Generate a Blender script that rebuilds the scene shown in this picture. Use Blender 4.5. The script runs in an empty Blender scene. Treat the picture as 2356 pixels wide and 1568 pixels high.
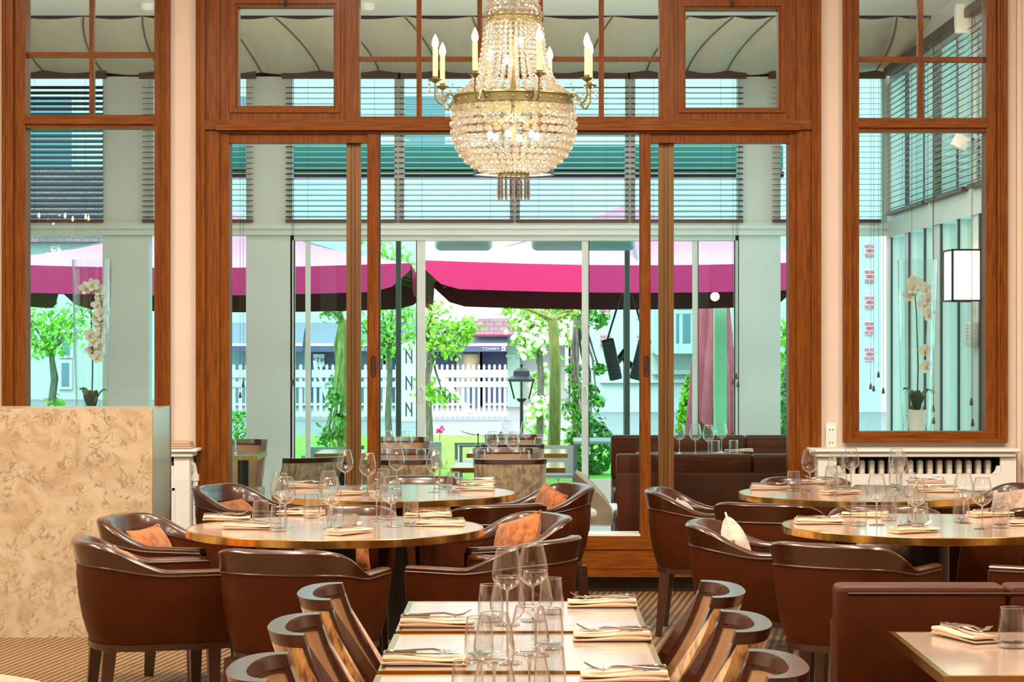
import bpy, bmesh, math, random
from mathutils import Vector, Matrix
PI = math.pi
random.seed(7)
S = bpy.context.scene
COL = S.collection

# ---------------------------------------------------------------- camera, world, lights, exposure
CAMZ, F, VX, VY = 1.59, 5150.0, 1210.0, 772.0
cam = bpy.data.cameras.new('camera')
cam.sensor_width = 36.0
cam.lens = 36.0 * F / 2356.0
cam.shift_x = -(VX - 1178.0) / 2356.0
cam.shift_y = -(784.0 - VY) / 2356.0
cam.clip_start, cam.clip_end = 0.1, 400
camo = bpy.data.objects.new('camera', cam)
camo.location = (0, 0, CAMZ)
camo.rotation_euler = (PI / 2, 0, 0)
COL.objects.link(camo)
S.camera = camo

wd = bpy.data.worlds.new('sky')
S.world = wd
wd.use_nodes = True
bg = wd.node_tree.nodes['Background']
bg.inputs[0].default_value = (0.74, 0.96, 1.0, 1)
bg.inputs[1].default_value = 3.4

def area(name, loc, rot, sx, sy, power, colour):
    l = bpy.data.lights.new(name, 'AREA')
    l.shape = 'RECTANGLE'
    l.size, l.size_y, l.energy, l.color = sx, sy, power, colour
    o = bpy.data.objects.new(name, l)
    o.location, o.rotation_euler = loc, rot
    COL.objects.link(o)
    return o

sun = bpy.data.lights.new('sun', 'SUN')
sun.energy, sun.angle, sun.color = 3.0, 0.6, (1.0, 0.97, 0.9)
suno = bpy.data.objects.new('sun', sun)
suno.rotation_euler = (math.radians(38), math.radians(-18), 0)
COL.objects.link(suno)
WARM = (1.0, 0.84, 0.66)
# added warm ceiling fill in rows, above the tables and behind the camera
for ly_, xs_ in ((0.8, (-3.87, -2.15, 1.76)), (3.6, (-3.47, -1.93, 1.58))):
    for lx_ in xs_:
        area('ceiling_fill', (lx_, ly_, 4.62), (0, 0, 0), 0.26, 0.26, 115, WARM)
for lx_ in (-4.2, -1.6, 1.0, 3.6):
    for ly_ in (8.0, 9.9):
        area('ceiling_fill', (lx_, ly_, 4.62), (0, 0, 0), 0.3, 0.3, 112, WARM)
# added area fill under the conservatory's closed ceiling
area('conservatory_fill', (0.0, 16.2, 3.7), (0, 0, 0), 5.4, 3.6, 62, (0.95, 1.0, 0.96))
for lx_ in (-4.2, -2.7, -1.35, -0.1, 1.15, 2.45):  # added strips hidden behind the transom beam, brightening the ceiling cloth
    area('cloth_uplight_fill', (lx_, 14.22, 2.905), (math.radians(118), 0, 0), 0.9, 0.03, 15, (1.0, 0.82, 0.62))

S.view_settings.view_transform = 'Standard'
S.view_settings.look = 'None'
S.view_settings.gamma = 1.0
S.view_settings.use_curve_mapping = False
S.view_settings.exposure = 0.12
cy = S.cycles
cy.max_bounces, cy.diffuse_bounces, cy.glossy_bounces = 10, 3, 4
cy.transmission_bounces, cy.transparent_max_bounces = 6, 40
cy.sample_clamp_indirect = 4.0
cy.caustics_reflective = cy.caustics_refractive = False
cy.use_denoising = True

# ---------------------------------------------------------------- materials
def new_mat(name):
    m = bpy.data.materials.new(name)
    m.use_nodes = True
    nt = m.node_tree
    return m, nt, nt.nodes['Principled BSDF']

def N(nt, typ, **kw):
    n = nt.nodes.new(typ)
    for k, v in kw.items():
        if hasattr(n, k):
            setattr(n, k, v)
        else:
            n.inputs[k].default_value = v
    return n

def plain(name, col, rough=0.5, metal=0.0, coat=0.0, emit=None, estr=0.0, sheen=0.0):
    m, nt, p = new_mat(name)
    p.inputs['Base Color'].default_value = (*col, 1)
    p.inputs['Roughness'].default_value = rough
    p.inputs['Metallic'].default_value = metal
    p.inputs['Coat Weight'].default_value = coat
    p.inputs['Coat Roughness'].default_value = 0.12
    p.inputs['Sheen Weight'].default_value = sheen
    if emit:
        p.inputs['Emission Color'].default_value = (*emit, 1)
        p.inputs['Emission Strength'].default_value = estr
    return m

def ramp(nt, stops):
    r = nt.nodes.new('ShaderNodeValToRGB')
    el = r.color_ramp.elements
    while len(el) < len(stops):
        el.new(0.5)
    for e, (pos, c) in zip(el, stops):
        e.position, e.color = pos, (*c, 1)
    return r

def spec(m, v):
    m.node_tree.nodes['Principled BSDF'].inputs['Specular IOR Level'].default_value = v

def noisy(name, stops, scale=(1, 1, 1), nscale=5.0, detail=6.0, rough=0.5, metal=0.0, coat=0.0, bump=0.0, coord='Object', distortion=0.0, sheen=0.0, bscale=None):
    m, nt, p = new_mat(name)
    tc = nt.nodes.new('ShaderNodeTexCoord')
    mp = nt.nodes.new('ShaderNodeMapping')
    mp.inputs['Scale'].default_value = scale
    nt.links.new(tc.outputs[coord], mp.inputs[0])
    nz = nt.nodes.new('ShaderNodeTexNoise')
    nz.inputs['Scale'].default_value = nscale
    nz.inputs['Detail'].default_value = detail
    nz.inputs['Distortion'].default_value = distortion
    nt.links.new(mp.outputs[0], nz.inputs[0])
    r = ramp(nt, stops)
    nt.links.new(nz.outputs[0], r.inputs[0])
    nt.links.new(r.outputs[0], p.inputs['Base Color'])
    p.inputs['Roughness'].default_value = rough
    p.inputs['Metallic'].default_value = metal
    p.inputs['Coat Weight'].default_value = coat
    p.inputs['Coat Roughness'].default_value = 0.15
    p.inputs['Sheen Weight'].default_value = sheen
    if bump:
        b = nt.nodes.new('ShaderNodeBump')
        b.inputs['Strength'].default_value = bump
        b.inputs['Distance'].default_value = 0.004
        src = nz
        if bscale:
            src = nt.nodes.new('ShaderNodeTexNoise')
            src.inputs['Scale'].default_value = bscale
            nt.links.new(tc.outputs[coord], src.inputs[0])
        nt.links.new(src.outputs[0], b.inputs['Height'])
        nt.links.new(b.outputs[0], p.inputs['Normal'])
    return m

def clear_glass(name, tint, base=0.045, edge=0.75, power=3.5, rough=0.0):
    m = bpy.data.materials.new(name)
    m.use_nodes = True
    nt = m.node_tree
    nt.nodes.clear()
    out = nt.nodes.new('ShaderNodeOutputMaterial')
    tr = nt.nodes.new('ShaderNodeBsdfTransparent')
    tr.inputs[0].default_value = (*tint, 1)
    gl = nt.nodes.new('ShaderNodeBsdfGlossy')
    gl.inputs['Roughness'].default_value = rough
    lw = nt.nodes.new('ShaderNodeLayerWeight')
    lw.inputs[0].default_value = 0.5
    pw = N(nt, 'ShaderNodeMath', operation='POWER')
    pw.inputs[1].default_value = power
    ma = N(nt, 'ShaderNodeMath', operation='MULTIPLY_ADD')
    ma.inputs[1].default_value, ma.inputs[2].default_value = edge, base
    mx = nt.nodes.new('ShaderNodeMixShader')
    nt.links.new(lw.outputs['Facing'], pw.inputs[0])
    nt.links.new(pw.outputs[0], ma.inputs[0])
    nt.links.new(ma.outputs[0], mx.inputs[0])
    nt.links.new(tr.outputs[0], mx.inputs[1])
    nt.links.new(gl.outputs[0], mx.inputs[2])
    nt.links.new(mx.outputs[0], out.inputs[0])
    return m

M = {}
M['wood'] = noisy('stained_wood', [(0.25, (0.105, 0.027, 0.0025)), (0.5, (0.19, 0.054, 0.005)), (0.75, (0.255, 0.080, 0.009))], (14, 14, 1.0), 6.0, 8.0, 0.42, coat=0.05, bump=0.12)
M['woodh'] = noisy('stained_wood_across', [(0.25, (0.105, 0.027, 0.0025)), (0.5, (0.19, 0.054, 0.005)), (0.75, (0.255, 0.080, 0.009))], (1.0, 14, 14), 6.0, 8.0, 0.42, coat=0.05, bump=0.12)
M['wood_dark'] = noisy('dark_wood_recess', [(0.3, (0.02, 0.008, 0.003)), (0.7, (0.05, 0.018, 0.006))], (1, 10, 10), 5, 6, 0.5)
M['gold'] = noisy('bronze_profile', [(0.3, (0.15, 0.065, 0.016)), (0.7, (0.24, 0.12, 0.035))], (40, 10, 0.6), 5, 4, 0.35, metal=0.25)
M['plaster'] = noisy('cream_plaster', [(0.3, (0.70, 0.585, 0.50)), (0.7, (0.74, 0.625, 0.535))], (1, 1, 1), 3, 4, 0.7)
M['white'] = plain('white_paint', (0.78, 0.79, 0.76), 0.38)
M['warmwhite'] = plain('ceiling_white', (0.82, 0.78, 0.72), 0.7)
M['frame'] = plain('white_aluminium', (0.66, 0.71, 0.69), 0.4)
M['gasket'] = plain('black_gasket', (0.012, 0.014, 0.016), 0.5)
M['leather'] = noisy('brown_leather', [(0.3, (0.052, 0.0105, 0.0013)), (0.7, (0.070, 0.015, 0.002))], (1, 1, 1), 9, 5, 0.45, bump=0.25, bscale=260)
M['piping'] = plain('leather_piping', (0.06, 0.018, 0.007), 0.35)
M['chairwood'] = noisy('polished_walnut', [(0.3, (0.033, 0.007, 0.0012)), (0.7, (0.060, 0.0135, 0.0025))], (2, 2, 22), 5, 6, 0.3, coat=0.65)
M['legwood'] = noisy('walnut_leg', [(0.3, (0.03, 0.008, 0.0025)), (0.7, (0.05, 0.014, 0.004))], (20, 20, 1.5), 5, 6, 0.35, coat=0.3)
M['velvet'] = noisy('tan_velvet', [(0.34, (0.17, 0.055, 0.009)), (0.46, (0.36, 0.15, 0.032)), (0.62, (0.58, 0.31, 0.09))], (26, 26, 9), 2.4, 10, 0.65, sheen=0.3, distortion=0.15)
M['velvet_daylit'] = noisy('daylit_velvet', [(0.36, (0.22, 0.135, 0.07)), (0.47, (0.38, 0.275, 0.17)), (0.60, (0.50, 0.39, 0.26))], (16, 16, 5), 2.6, 12, 0.65, sheen=0.3, distortion=0.1)  # paler copy of the same velvet, imitating cool conservatory daylight
M['fur'] = noisy('rust_velvet', [(0.3, (0.17, 0.042, 0.006)), (0.5, (0.33, 0.095, 0.016)), (0.7, (0.47, 0.165, 0.035))], (1, 1, 1), 30, 6, 0.8, sheen=0.15, bump=0.3)
M['fur_pale'] = noisy('pale_velvet_cushion', [(0.3, (0.26, 0.16, 0.11)), (0.5, (0.44, 0.31, 0.23)), (0.7, (0.60, 0.46, 0.37))], (1, 1, 1), 30, 6, 0.8, sheen=0.6, bump=0.3)
M['tanleather'] = noisy('tan_leather', [(0.3, (0.33, 0.17, 0.075)), (0.7, (0.40, 0.22, 0.10))], (1, 1, 1), 12, 5, 0.42, bump=0.3, bscale=220)
M['brass'] = noisy('aged_brass', [(0.3, (0.72, 0.43, 0.09)), (0.7, (0.90, 0.60, 0.18))], (9, 9, 2), 4, 5, 0.2, metal=1.0)
M['top'] = noisy('pale_oak_top', [(0.3, (0.56, 0.42, 0.34)), (0.55, (0.65, 0.50, 0.41)), (0.75, (0.71, 0.56, 0.47))], (2.2, 22, 5), 3.2, 8, 0.12, coat=1.0)
M['steel_dark'] = plain('dark_bronze_column', (0.035, 0.028, 0.024), 0.35, 0.7)
M['postmetal'] = plain('weathered_bronze_post', (0.085, 0.075, 0.06), 0.5, 0.2)
M['putty'] = plain('putty_leather', (0.34, 0.27, 0.19), 0.5)
M['steel'] = plain('polished_steel', (0.62, 0.62, 0.63), 0.12, 1.0)
M['napkin'] = noisy('beige_linen', [(0.35, (0.56, 0.39, 0.27)), (0.65, (0.61, 0.435, 0.31))], (1, 1, 1), 180, 3, 0.75, bump=0.15)
M['wine'] = clear_glass('wine_glass_clear', (0.985, 0.99, 0.99), 0.05, 1.0, 3.3)
M['tumbler'] = clear_glass('tumbler_clear', (0.975, 0.98, 0.98), 0.055, 1.0, 3.2)
M['rimglass'] = clear_glass('glass_edge', (0.93, 0.94, 0.94), 0.45, 0.55, 1.2, 0.03)
M['pane'] = clear_glass('window_pane', (0.92, 0.97, 0.96), 0.03, 0.7, 4)
M['pane_out'] = clear_glass('tinted_pane', (0.80, 0.97, 0.945), 0.03, 0.7, 4)
M['vase'] = clear_glass('vase_glass', (0.985, 0.995, 0.992), 0.03, 0.9, 3.0)
M['slat'] = plain('dark_slat', (0.018, 0.018, 0.032), 0.35)
M['slat_brown'] = plain('brown_slat', (0.085, 0.05, 0.042), 0.35)
M['railwood'] = plain('headrail_brown', (0.065, 0.022, 0.016), 0.4)
M['cordm'] = plain('blind_cord', (0.12, 0.08, 0.065), 0.7)
M['tassel'] = plain('tassel_brown', (0.10, 0.055, 0.045), 0.5)
M['fabric'] = noisy('pleated_ceiling_cloth', [(0.3, (0.68, 0.55, 0.42)), (0.7, (0.74, 0.61, 0.48))], (6, 1, 1), 3, 5, 0.85)
M['seam'] = plain('cloth_seam', (0.17, 0.10, 0.06), 0.8)
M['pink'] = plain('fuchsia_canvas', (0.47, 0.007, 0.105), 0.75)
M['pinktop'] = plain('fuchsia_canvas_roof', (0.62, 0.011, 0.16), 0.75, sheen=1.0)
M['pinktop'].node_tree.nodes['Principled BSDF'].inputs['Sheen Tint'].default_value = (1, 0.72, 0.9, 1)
M['shading'] = plain('canvas_underside_shade', (0.10, 0.007, 0.022), 0.85)  # dark tone paints the shade beneath the parasol canopies
M['pinkdull'] = noisy('faded_red_canvas', [(0.35, (0.42, 0.06, 0.11)), (0.65, (0.55, 0.10, 0.16))], (20, 20, 1), 3, 4, 0.8)
M['grass'] = noisy('lawn_grass', [(0.3, (0.10, 0.36, 0.012)), (0.7, (0.24, 0.60, 0.03))], (1, 1, 1), 3.5, 8, 0.9)
M['paving'] = noisy('pale_paving', [(0.35, (0.19, 0.175, 0.19)), (0.65, (0.25, 0.235, 0.25))], (0.4, 4, 1), 4, 6, 0.8)
M['tilefloor'] = plain('pale_floor_tiles', (0.72, 0.70, 0.66), 0.3)
M['leaf'] = noisy('spring_leaf', [(0.3, (0.11, 0.34, 0.015)), (0.7, (0.30, 0.62, 0.05))], (1, 1, 1), 6, 3, 0.6)
M['leafdark'] = noisy('ivy_leaf', [(0.3, (0.035, 0.16, 0.02)), (0.7, (0.12, 0.36, 0.04))], (1, 1, 1), 8, 3, 0.5)
M['blossom'] = plain('white_blossom', (0.85, 0.85, 0.80), 0.8)
M['bark'] = noisy('grey_bark', [(0.3, (0.06, 0.05, 0.045)), (0.7, (0.16, 0.14, 0.12))], (8, 8, 1.5), 6, 6, 0.9)
M['moss'] = noisy('mossy_bark', [(0.3, (0.13, 0.15, 0.05)), (0.7, (0.26, 0.30, 0.08))], (6, 6, 1.2), 5, 6, 0.9)
M['picket'] = plain('white_timber', (0.60, 0.62, 0.62), 0.6)
M['black'] = plain('black_iron', (0.02, 0.024, 0.03), 0.4)
M['navy'] = plain('navy_awning', (0.09, 0.10, 0.19), 0.8)
M['greyawn'] = plain('grey_awning', (0.22, 0.22, 0.30), 0.8)
M['teal'] = plain('teal_awning', (0.03, 0.16, 0.15), 0.7)
M['mint'] = plain('pale_green_timber', (0.42, 0.66, 0.50), 0.6)
M['housewhite'] = plain('white_render', (0.52, 0.53, 0.515), 0.8)
M['greyblue'] = plain('blue_grey_glass', (0.12, 0.20, 0.26), 0.15)
M['lampshade'] = plain('lit_shade', (0.8, 0.75, 0.65), 0.6, emit=(1.0, 0.83, 0.60), estr=1.5)
M['bulb'] = plain('candle_bulb', (1, 0.9, 0.75), 0.4, emit=(1.0, 0.84, 0.62), estr=24.0)
M['candle'] = plain('ivory_candle_tube', (0.72, 0.52, 0.28), 0.5)
M['olive'] = plain('antique_bronze', (0.20, 0.175, 0.075), 0.35, 0.55)
M['stud'] = plain('gilt_stud', (0.65, 0.42, 0.16), 0.3, 0.8)
M['pot'] = plain('white_ceramic', (0.82, 0.82, 0.80), 0.25)
M['petal'] = plain('orchid_petal', (0.82, 0.80, 0.76), 0.6)
M['yellow'] = plain('orchid_heart', (0.70, 0.52, 0.05), 0.6)
M['stem'] = plain('orchid_stem', (0.12, 0.085, 0.03), 0.6)
M['orchidleaf'] = plain('orchid_leaf', (0.02, 0.055, 0.02), 0.35)
M['plastic'] = plain('white_plastic', (0.78, 0.77, 0.74), 0.4)
M['greyplastic'] = plain('grey_label_print', (0.25, 0.27, 0.28), 0.5)
M['greyfurn'] = plain('grey_terrace_metal', (0.10, 0.12, 0.13), 0.5)
M['greytop'] = plain('grey_terrace_top', (0.34, 0.38, 0.38), 0.4)
M['heater'] = plain('pale_heater_case', (0.42, 0.52, 0.52), 0.4, 0.2)
M['radiator'] = plain('radiator_enamel', (0.60, 0.56, 0.50), 0.35)
M['shopblue'] = plain('shop_interior', (0.05, 0.07, 0.16), 0.6)
M['shopwarm'] = plain('mannequin_jacket', (0.55, 0.40, 0.24), 0.7)
M['sign'] = plain('white_sign_letters', (0.85, 0.85, 0.85), 0.6)
M['pink_flower'] = plain('pink_petals', (0.70, 0.03, 0.22), 0.7)
M['potgrey'] = plain('slate_planter', (0.13, 0.17, 0.19), 0.6)

for q in ('wood', 'woodh', 'leather'):
    spec(M[q], 0.14)
M['panelling'] = noisy('dark_wall_panelling', [(0.3, (0.10, 0.06, 0.04)), (0.7, (0.16, 0.10, 0.07))], (1, 1, 6), 3, 4, 0.6)

def crystal():
    m = bpy.data.materials.new('cut_crystal')
    m.use_nodes = True
    nt = m.node_tree
    nt.nodes.clear()
    out = nt.nodes.new('ShaderNodeOutputMaterial')
    gl = nt.nodes.new('ShaderNodeBsdfGlossy')
    gl.inputs['Roughness'].default_value = 0.05
    tr = nt.nodes.new('ShaderNodeBsdfTransparent')
    tr.inputs[0].default_value = (0.97, 0.96, 0.93, 1)
    tl = nt.nodes.new('ShaderNodeBsdfTranslucent')
    tl.inputs[0].default_value = (0.92, 0.88, 0.80, 1)
    a, b = nt.nodes.new('ShaderNodeMixShader'), nt.nodes.new('ShaderNodeMixShader')
    a.inputs[0].default_value, b.inputs[0].default_value = 0.26, 0.42
    nt.links.new(tr.outputs[0], a.inputs[1])
    nt.links.new(tl.outputs[0], a.inputs[2])
    nt.links.new(a.outputs[0], b.inputs[1])
    nt.links.new(gl.outputs[0], b.inputs[2])
    nt.links.new(b.outputs[0], out.inputs[0])
    return m
M['crystal'] = crystal()

def marble():
    m, nt, p = new_mat('beige_marble')
    tc = nt.nodes.new('ShaderNodeTexCoord')
    n1 = N(nt, 'ShaderNodeTexNoise', Scale=6.0, Detail=9.0, Distortion=1.6)
    n2 = N(nt, 'ShaderNodeTexNoise', Scale=13.0, Detail=12.0, Distortion=1.0)
    for n in (n1, n2):
        nt.links.new(tc.outputs['Object'], n.inputs[0])
    r1 = ramp(nt, [(0.30, (0.37, 0.27, 0.165)), (0.5, (0.46, 0.36, 0.24)), (0.7, (0.53, 0.43, 0.31))])
    r2 = ramp(nt, [(0.40, (0, 0, 0)), (0.475, (0, 0, 0)), (0.50, (1, 1, 1)), (0.525, (0, 0, 0))])
    r3 = ramp(nt, [(0.42, (0, 0, 0)), (0.54, (1, 1, 1))])
    n3 = N(nt, 'ShaderNodeTexNoise', Scale=9.0, Detail=3.0)
    nt.links.new(tc.outputs['Object'], n3.inputs[0])
    nt.links.new(n1.outputs[0], r1.inputs[0])
    nt.links.new(n2.outputs[0], r2.inputs[0])
    nt.links.new(n3.outputs[0], r3.inputs[0])
    mul = N(nt, 'ShaderNodeMath', operation='MULTIPLY')
    nt.links.new(r2.outputs[0], mul.inputs[0])
    nt.links.new(r3.outputs[0], mul.inputs[1])
    mx = nt.nodes.new('ShaderNodeMixRGB')
    mx.inputs[2].default_value = (0.22, 0.155, 0.085, 1)
    nt.links.new(mul.outputs[0], mx.inputs[0])
    nt.links.new(r1.outputs[0], mx.inputs[1])
    nt.links.new(mx.outputs[0], p.inputs['Base Color'])
    p.inputs['Roughness'].default_value = 0.3
    return m
M['marble'] = marble()

def carpet():
    m, nt, p = new_mat('woven_carpet')
    tc = nt.nodes.new('ShaderNodeTexCoord')
    mp = nt.nodes.new('ShaderNodeMapping')
    mp.inputs['Rotation'].default_value = (0, 0, 0.16)
    nt.links.new(tc.outputs['Object'], mp.inputs[0])
    w = N(nt, 'ShaderNodeTexWave', wave_type='BANDS', bands_direction='X', Scale=8.0, Distortion=0.9, Detail=2.0)
    w2 = N(nt, 'ShaderNodeTexWave', wave_type='BANDS', bands_direction='Y', Scale=13.0, Distortion=1.0, Detail=2.0)
    nz = N(nt, 'ShaderNodeTexNoise', Scale=70.0, Detail=4.0)
    nt.links.new(mp.outputs[0], w.inputs[0])
    for n in (w2, nz):
        nt.links.new(tc.outputs['Object'], n.inputs[0])
    m1 = N(nt, 'ShaderNodeMath', operation='MULTIPLY')
    nt.links.new(w.outputs['Fac'], m1.inputs[0])
    nt.links.new(w2.outputs['Fac'], m1.inputs[1])
    ad = N(nt, 'ShaderNodeMath', operation='MULTIPLY_ADD')
    ad.inputs[1].default_value = 0.35
    nt.links.new(nz.outputs[0], ad.inputs[0])
    nt.links.new(m1.outputs[0], ad.inputs[2])
    r = ramp(nt, [(0.15, (0.06, 0.026, 0.007)), (0.45, (0.17, 0.085, 0.028)), (0.95, (0.50, 0.33, 0.15))])
    nt.links.new(ad.outputs[0], r.inputs[0])
    nt.links.new(r.outputs[0], p.inputs['Base Color'])
    p.inputs['Roughness'].default_value = 0.6
    p.inputs['Sheen Weight'].default_value = 0.1
    p.inputs['Sheen Roughness'].default_value = 0.3
    b = nt.nodes.new('ShaderNodeBump')
    b.inputs['Strength'].default_value = 0.4
    b.inputs['Distance'].default_value = 0.004
    nt.links.new(m1.outputs[0], b.inputs['Height'])
    nt.links.new(b.outputs[0], p.inputs['Normal'])
    return m
M['carpet'] = carpet()

def bricky(name, c1, c2, mortar, scale, off=0.5, sq=0.5):
    m, nt, p = new_mat(name)
    tc = nt.nodes.new('ShaderNodeTexCoord')
    mp = nt.nodes.new('ShaderNodeMapping')
    mp.inputs['Rotation'].default_value = (PI / 2, 0, 0)
    nt.links.new(tc.outputs['Object'], mp.inputs[0])
    b = nt.nodes.new('ShaderNodeTexBrick')
    b.inputs['Color1'].default_value, b.inputs['Color2'].default_value, b.inputs['Mortar'].default_value = (*c1, 1), (*c2, 1), (*mortar, 1)
    b.inputs['Scale'].default_value = scale
    b.inputs['Brick Width'].default_value, b.inputs['Row Height'].default_value = sq, 0.25
    nt.links.new(mp.outputs[0], b.inputs[0])
    nt.links.new(b.outputs[0], p.inputs['Base Color'])
    p.inputs['Roughness'].default_value = 0.8
    return m
M['brick'] = bricky('pink_brick', (0.50, 0.10, 0.14), (0.58, 0.15, 0.20), (0.75, 0.70, 0.70), 2.6)
M['rooftile'] = bricky('mauve_roof_tiles', (0.24, 0.13, 0.16), (0.31, 0.18, 0.21), (0.13, 0.07, 0.10), 2.2)

# ---------------------------------------------------------------- mesh builder
class MB:
    def __init__(self):
        self.v, self.f, self.s = [], [], []

    def add(self, vs, fs, smooth=False):
        b = len(self.v)
        self.v.extend(tuple(p) for p in vs)
        self.f.extend(tuple(b + i for i in f) for f in fs)
        self.s.extend([smooth] * len(fs))
        return self

    def box(self, x0, x1, y0, y1, z0, z1):
        x0, x1 = min(x0, x1), max(x0, x1)
        y0, y1 = min(y0, y1), max(y0, y1)
        z0, z1 = min(z0, z1), max(z0, z1)
        return self.add([(x0, y0, z0), (x1, y0, z0), (x1, y1, z0), (x0, y1, z0), (x0, y0, z1), (x1, y0, z1), (x1, y1, z1), (x0, y1, z1)],
                        [(3, 2, 1, 0), (4, 5, 6, 7), (0, 1, 5, 4), (1, 2, 6, 5), (2, 3, 7, 6), (3, 0, 4, 7)])

    def rbox(self, x0, x1, y0, y1, z0, z1, r=0.01, seg=2, smooth=True):
        bm = bmesh.new()
        bmesh.ops.create_cube(bm, size=1.0)
        for v in bm.verts:
            v.co = Vector((x0 + (v.co.x + .5) * (x1 - x0), y0 + (v.co.y + .5) * (y1 - y0), z0 + (v.co.z + .5) * (z1 - z0)))
        bmesh.ops.bevel(bm, geom=list(bm.edges), offset=r, segments=seg, profile=0.5, affect='EDGES')
        return self.bm(bm, smooth)

    def bm(self, bm, smooth=False):
        bm.verts.index_update()
        vs = [v.co.copy() for v in bm.verts]
        fs = [[v.index for v in f.verts] for f in bm.faces]
        bm.free()
        return self.add(vs, fs, smooth)

    def lathe(self, prof, n=24, c=(0, 0, 0), smooth=True, a0=0.0):
        vs, fs = [], []
        for i in range(n):
            a = a0 + 2 * PI * i / n
            for r, z in prof:
                vs.append((c[0] + r * math.cos(a), c[1] + r * math.sin(a), c[2] + z))
        k = len(prof)
        for i in range(n):
            j = (i + 1) % n
            for q in range(k - 1):
                fs.append((i * k + q, j * k + q, j * k + q + 1, i * k + q + 1))
        return self.add(vs, fs, smooth)

    def tube(self, pts, r, n=8, smooth=True):
        pts = [Vector(p) for p in pts]
        rs = r if isinstance(r, (list, tuple)) else [r] * len(pts)
        vs, fs = [], []
        ref = None
        for i, p in enumerate(pts):
            t = (pts[min(i + 1, len(pts) - 1)] - pts[max(i - 1, 0)]).normalized()
            if ref is None:
                ref = Vector((0, 0, 1)) if abs(t.z) < 0.9 else Vector((1, 0, 0))
            u = t.cross(ref)
            if u.length < 1e-5:
                u = t.cross(Vector((0, 1, 0)))
            u.normalize()
            w = u.cross(t).normalized()
            ref = w
            for q in range(n):
                a = 2 * PI * q / n
                vs.append(p + (u * math.cos(a) + w * math.sin(a)) * rs[i])
        for i in range(len(pts) - 1):
            for q in range(n):
                fs.append((i * n + q, i * n + (q + 1) % n, (i + 1) * n + (q + 1) % n, (i + 1) * n + q))
        fs.append(tuple(reversed(range(n))))
        fs.append(tuple((len(pts) - 1) * n + q for q in range(n)))
        return self.add(vs, fs, smooth)

    def loops(self, rows, smooth=True, cap=True, closed=True):
        """rows of equally many points; each row a loop (closed) or a line"""
        k = len(rows[0])
        vs = [p for r in rows for p in r]
        fs = []
        for i in range(len(rows) - 1):
            for q in range(k if closed else k - 1):
                j = (q + 1) % k
                fs.append((i * k + q, i * k + j, (i + 1) * k + j, (i + 1) * k + q))
        if cap and closed:
            fs.append(tuple(reversed(range(k))))
            fs.append(tuple((len(rows) - 1) * k + q for q in range(k)))
        return self.add(vs, fs, smooth)

    def prism(self, poly, z0, z1, smooth=False):
        """poly: (x, y) outline extruded in z"""
        k = len(poly)
        vs = [(x, y, z0) for x, y in poly] + [(x, y, z1) for x, y in poly]
        fs = [(i, (i + 1) % k, k + (i + 1) % k, k + i) for i in range(k)]
        fs.append(tuple(reversed(range(k))))
        fs.append(tuple(range(k, 2 * k)))
        return self.add(vs, fs, smooth)

    def prismy(self, poly, y0, y1):
        """poly: (x, z) outline extruded in y"""
        k = len(poly)
        vs = [(x, y0, z) for x, z in poly] + [(x, y1, z) for x, z in poly]
        fs = [(i, (i + 1) % k, k + (i + 1) % k, k + i) for i in range(k)]
        fs.append(tuple(reversed(range(k))))
        fs.append(tuple(range(k, 2 * k)))
        return self.add(vs, fs)

    def ico(self, c, r, sub=1, smooth=False, sz=1.0):
        for key in (sub,):
            if key not in ICO:
                bm = bmesh.new()
                bmesh.ops.create_icosphere(bm, subdivisions=key, radius=1.0)
                bm.verts.index_update()
                ICO[key] = ([v.co.copy() for v in bm.verts], [[v.index for v in f.verts] for f in bm.faces])
                bm.free()
        vs, fs = ICO[sub]
        return self.add([(c[0] + v.x * r, c[1] + v.y * r, c[2] + v.z * r * sz) for v in vs], fs, smooth)

    def leafquad(self, c, size, rnd):
        u = Vector((rnd.uniform(-1, 1), rnd.uniform(-1, 1), rnd.uniform(-1, 1))).normalized()
        w = u.cross(Vector((rnd.uniform(-1, 1), rnd.uniform(-1, 1), rnd.uniform(-1, 1)))).normalized()
        c = Vector(c)
        a, b = u * size, w * size * 0.5
        return self.add([c - a, c + b, c + a, c - b], [(0, 1, 2, 3)])

    def xform(self, mat):
        self.v = [tuple(mat @ Vector(p)) for p in self.v]
        return self

    def build(self, name, mat, parent=None, loc=None, rot=None):
        me = bpy.data.meshes.new(name)
        me.from_pydata(self.v, [], self.f)
        me.polygons.foreach_set('use_smooth', self.s)
        bm = bmesh.new()
        bm.from_mesh(me)
        bmesh.ops.recalc_face_normals(bm, faces=bm.faces)
        bm.to_mesh(me)
        bm.free()
        if True in self.s:
            me.set_sharp_from_angle(angle=math.radians(42))
        me.materials.append(M[mat] if isinstance(mat, str) else mat)
        o = bpy.data.objects.new(name, me)
        COL.objects.link(o)
        if parent:
            o.parent = parent
        if loc:
            o.location = loc
        if rot:
            o.rotation_euler = rot
        return o
ICO = {}

def tag(o, label=None, cat=None, group=None, kind=None):
    if label: o['label'] = label
    if cat: o['category'] = cat
    if group: o['group'] = group
    if kind: o['kind'] = kind
    return o

def thing(name, label, cat, loc=(0, 0, 0), rz=0.0, group=None, kind=None):
    o = bpy.data.objects.new(name, None)
    COL.objects.link(o)
    o.empty_display_size = 0.1
    o.location = loc
    o.rotation_euler = (0, 0, rz)
    return tag(o, label, cat, group, kind)

def copy_tree(o, parent=None):
    c = o.copy()
    COL.objects.link(c)
    c.parent = parent
    for ch in list(o.children):
        copy_tree(ch, c)
    return c

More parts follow.
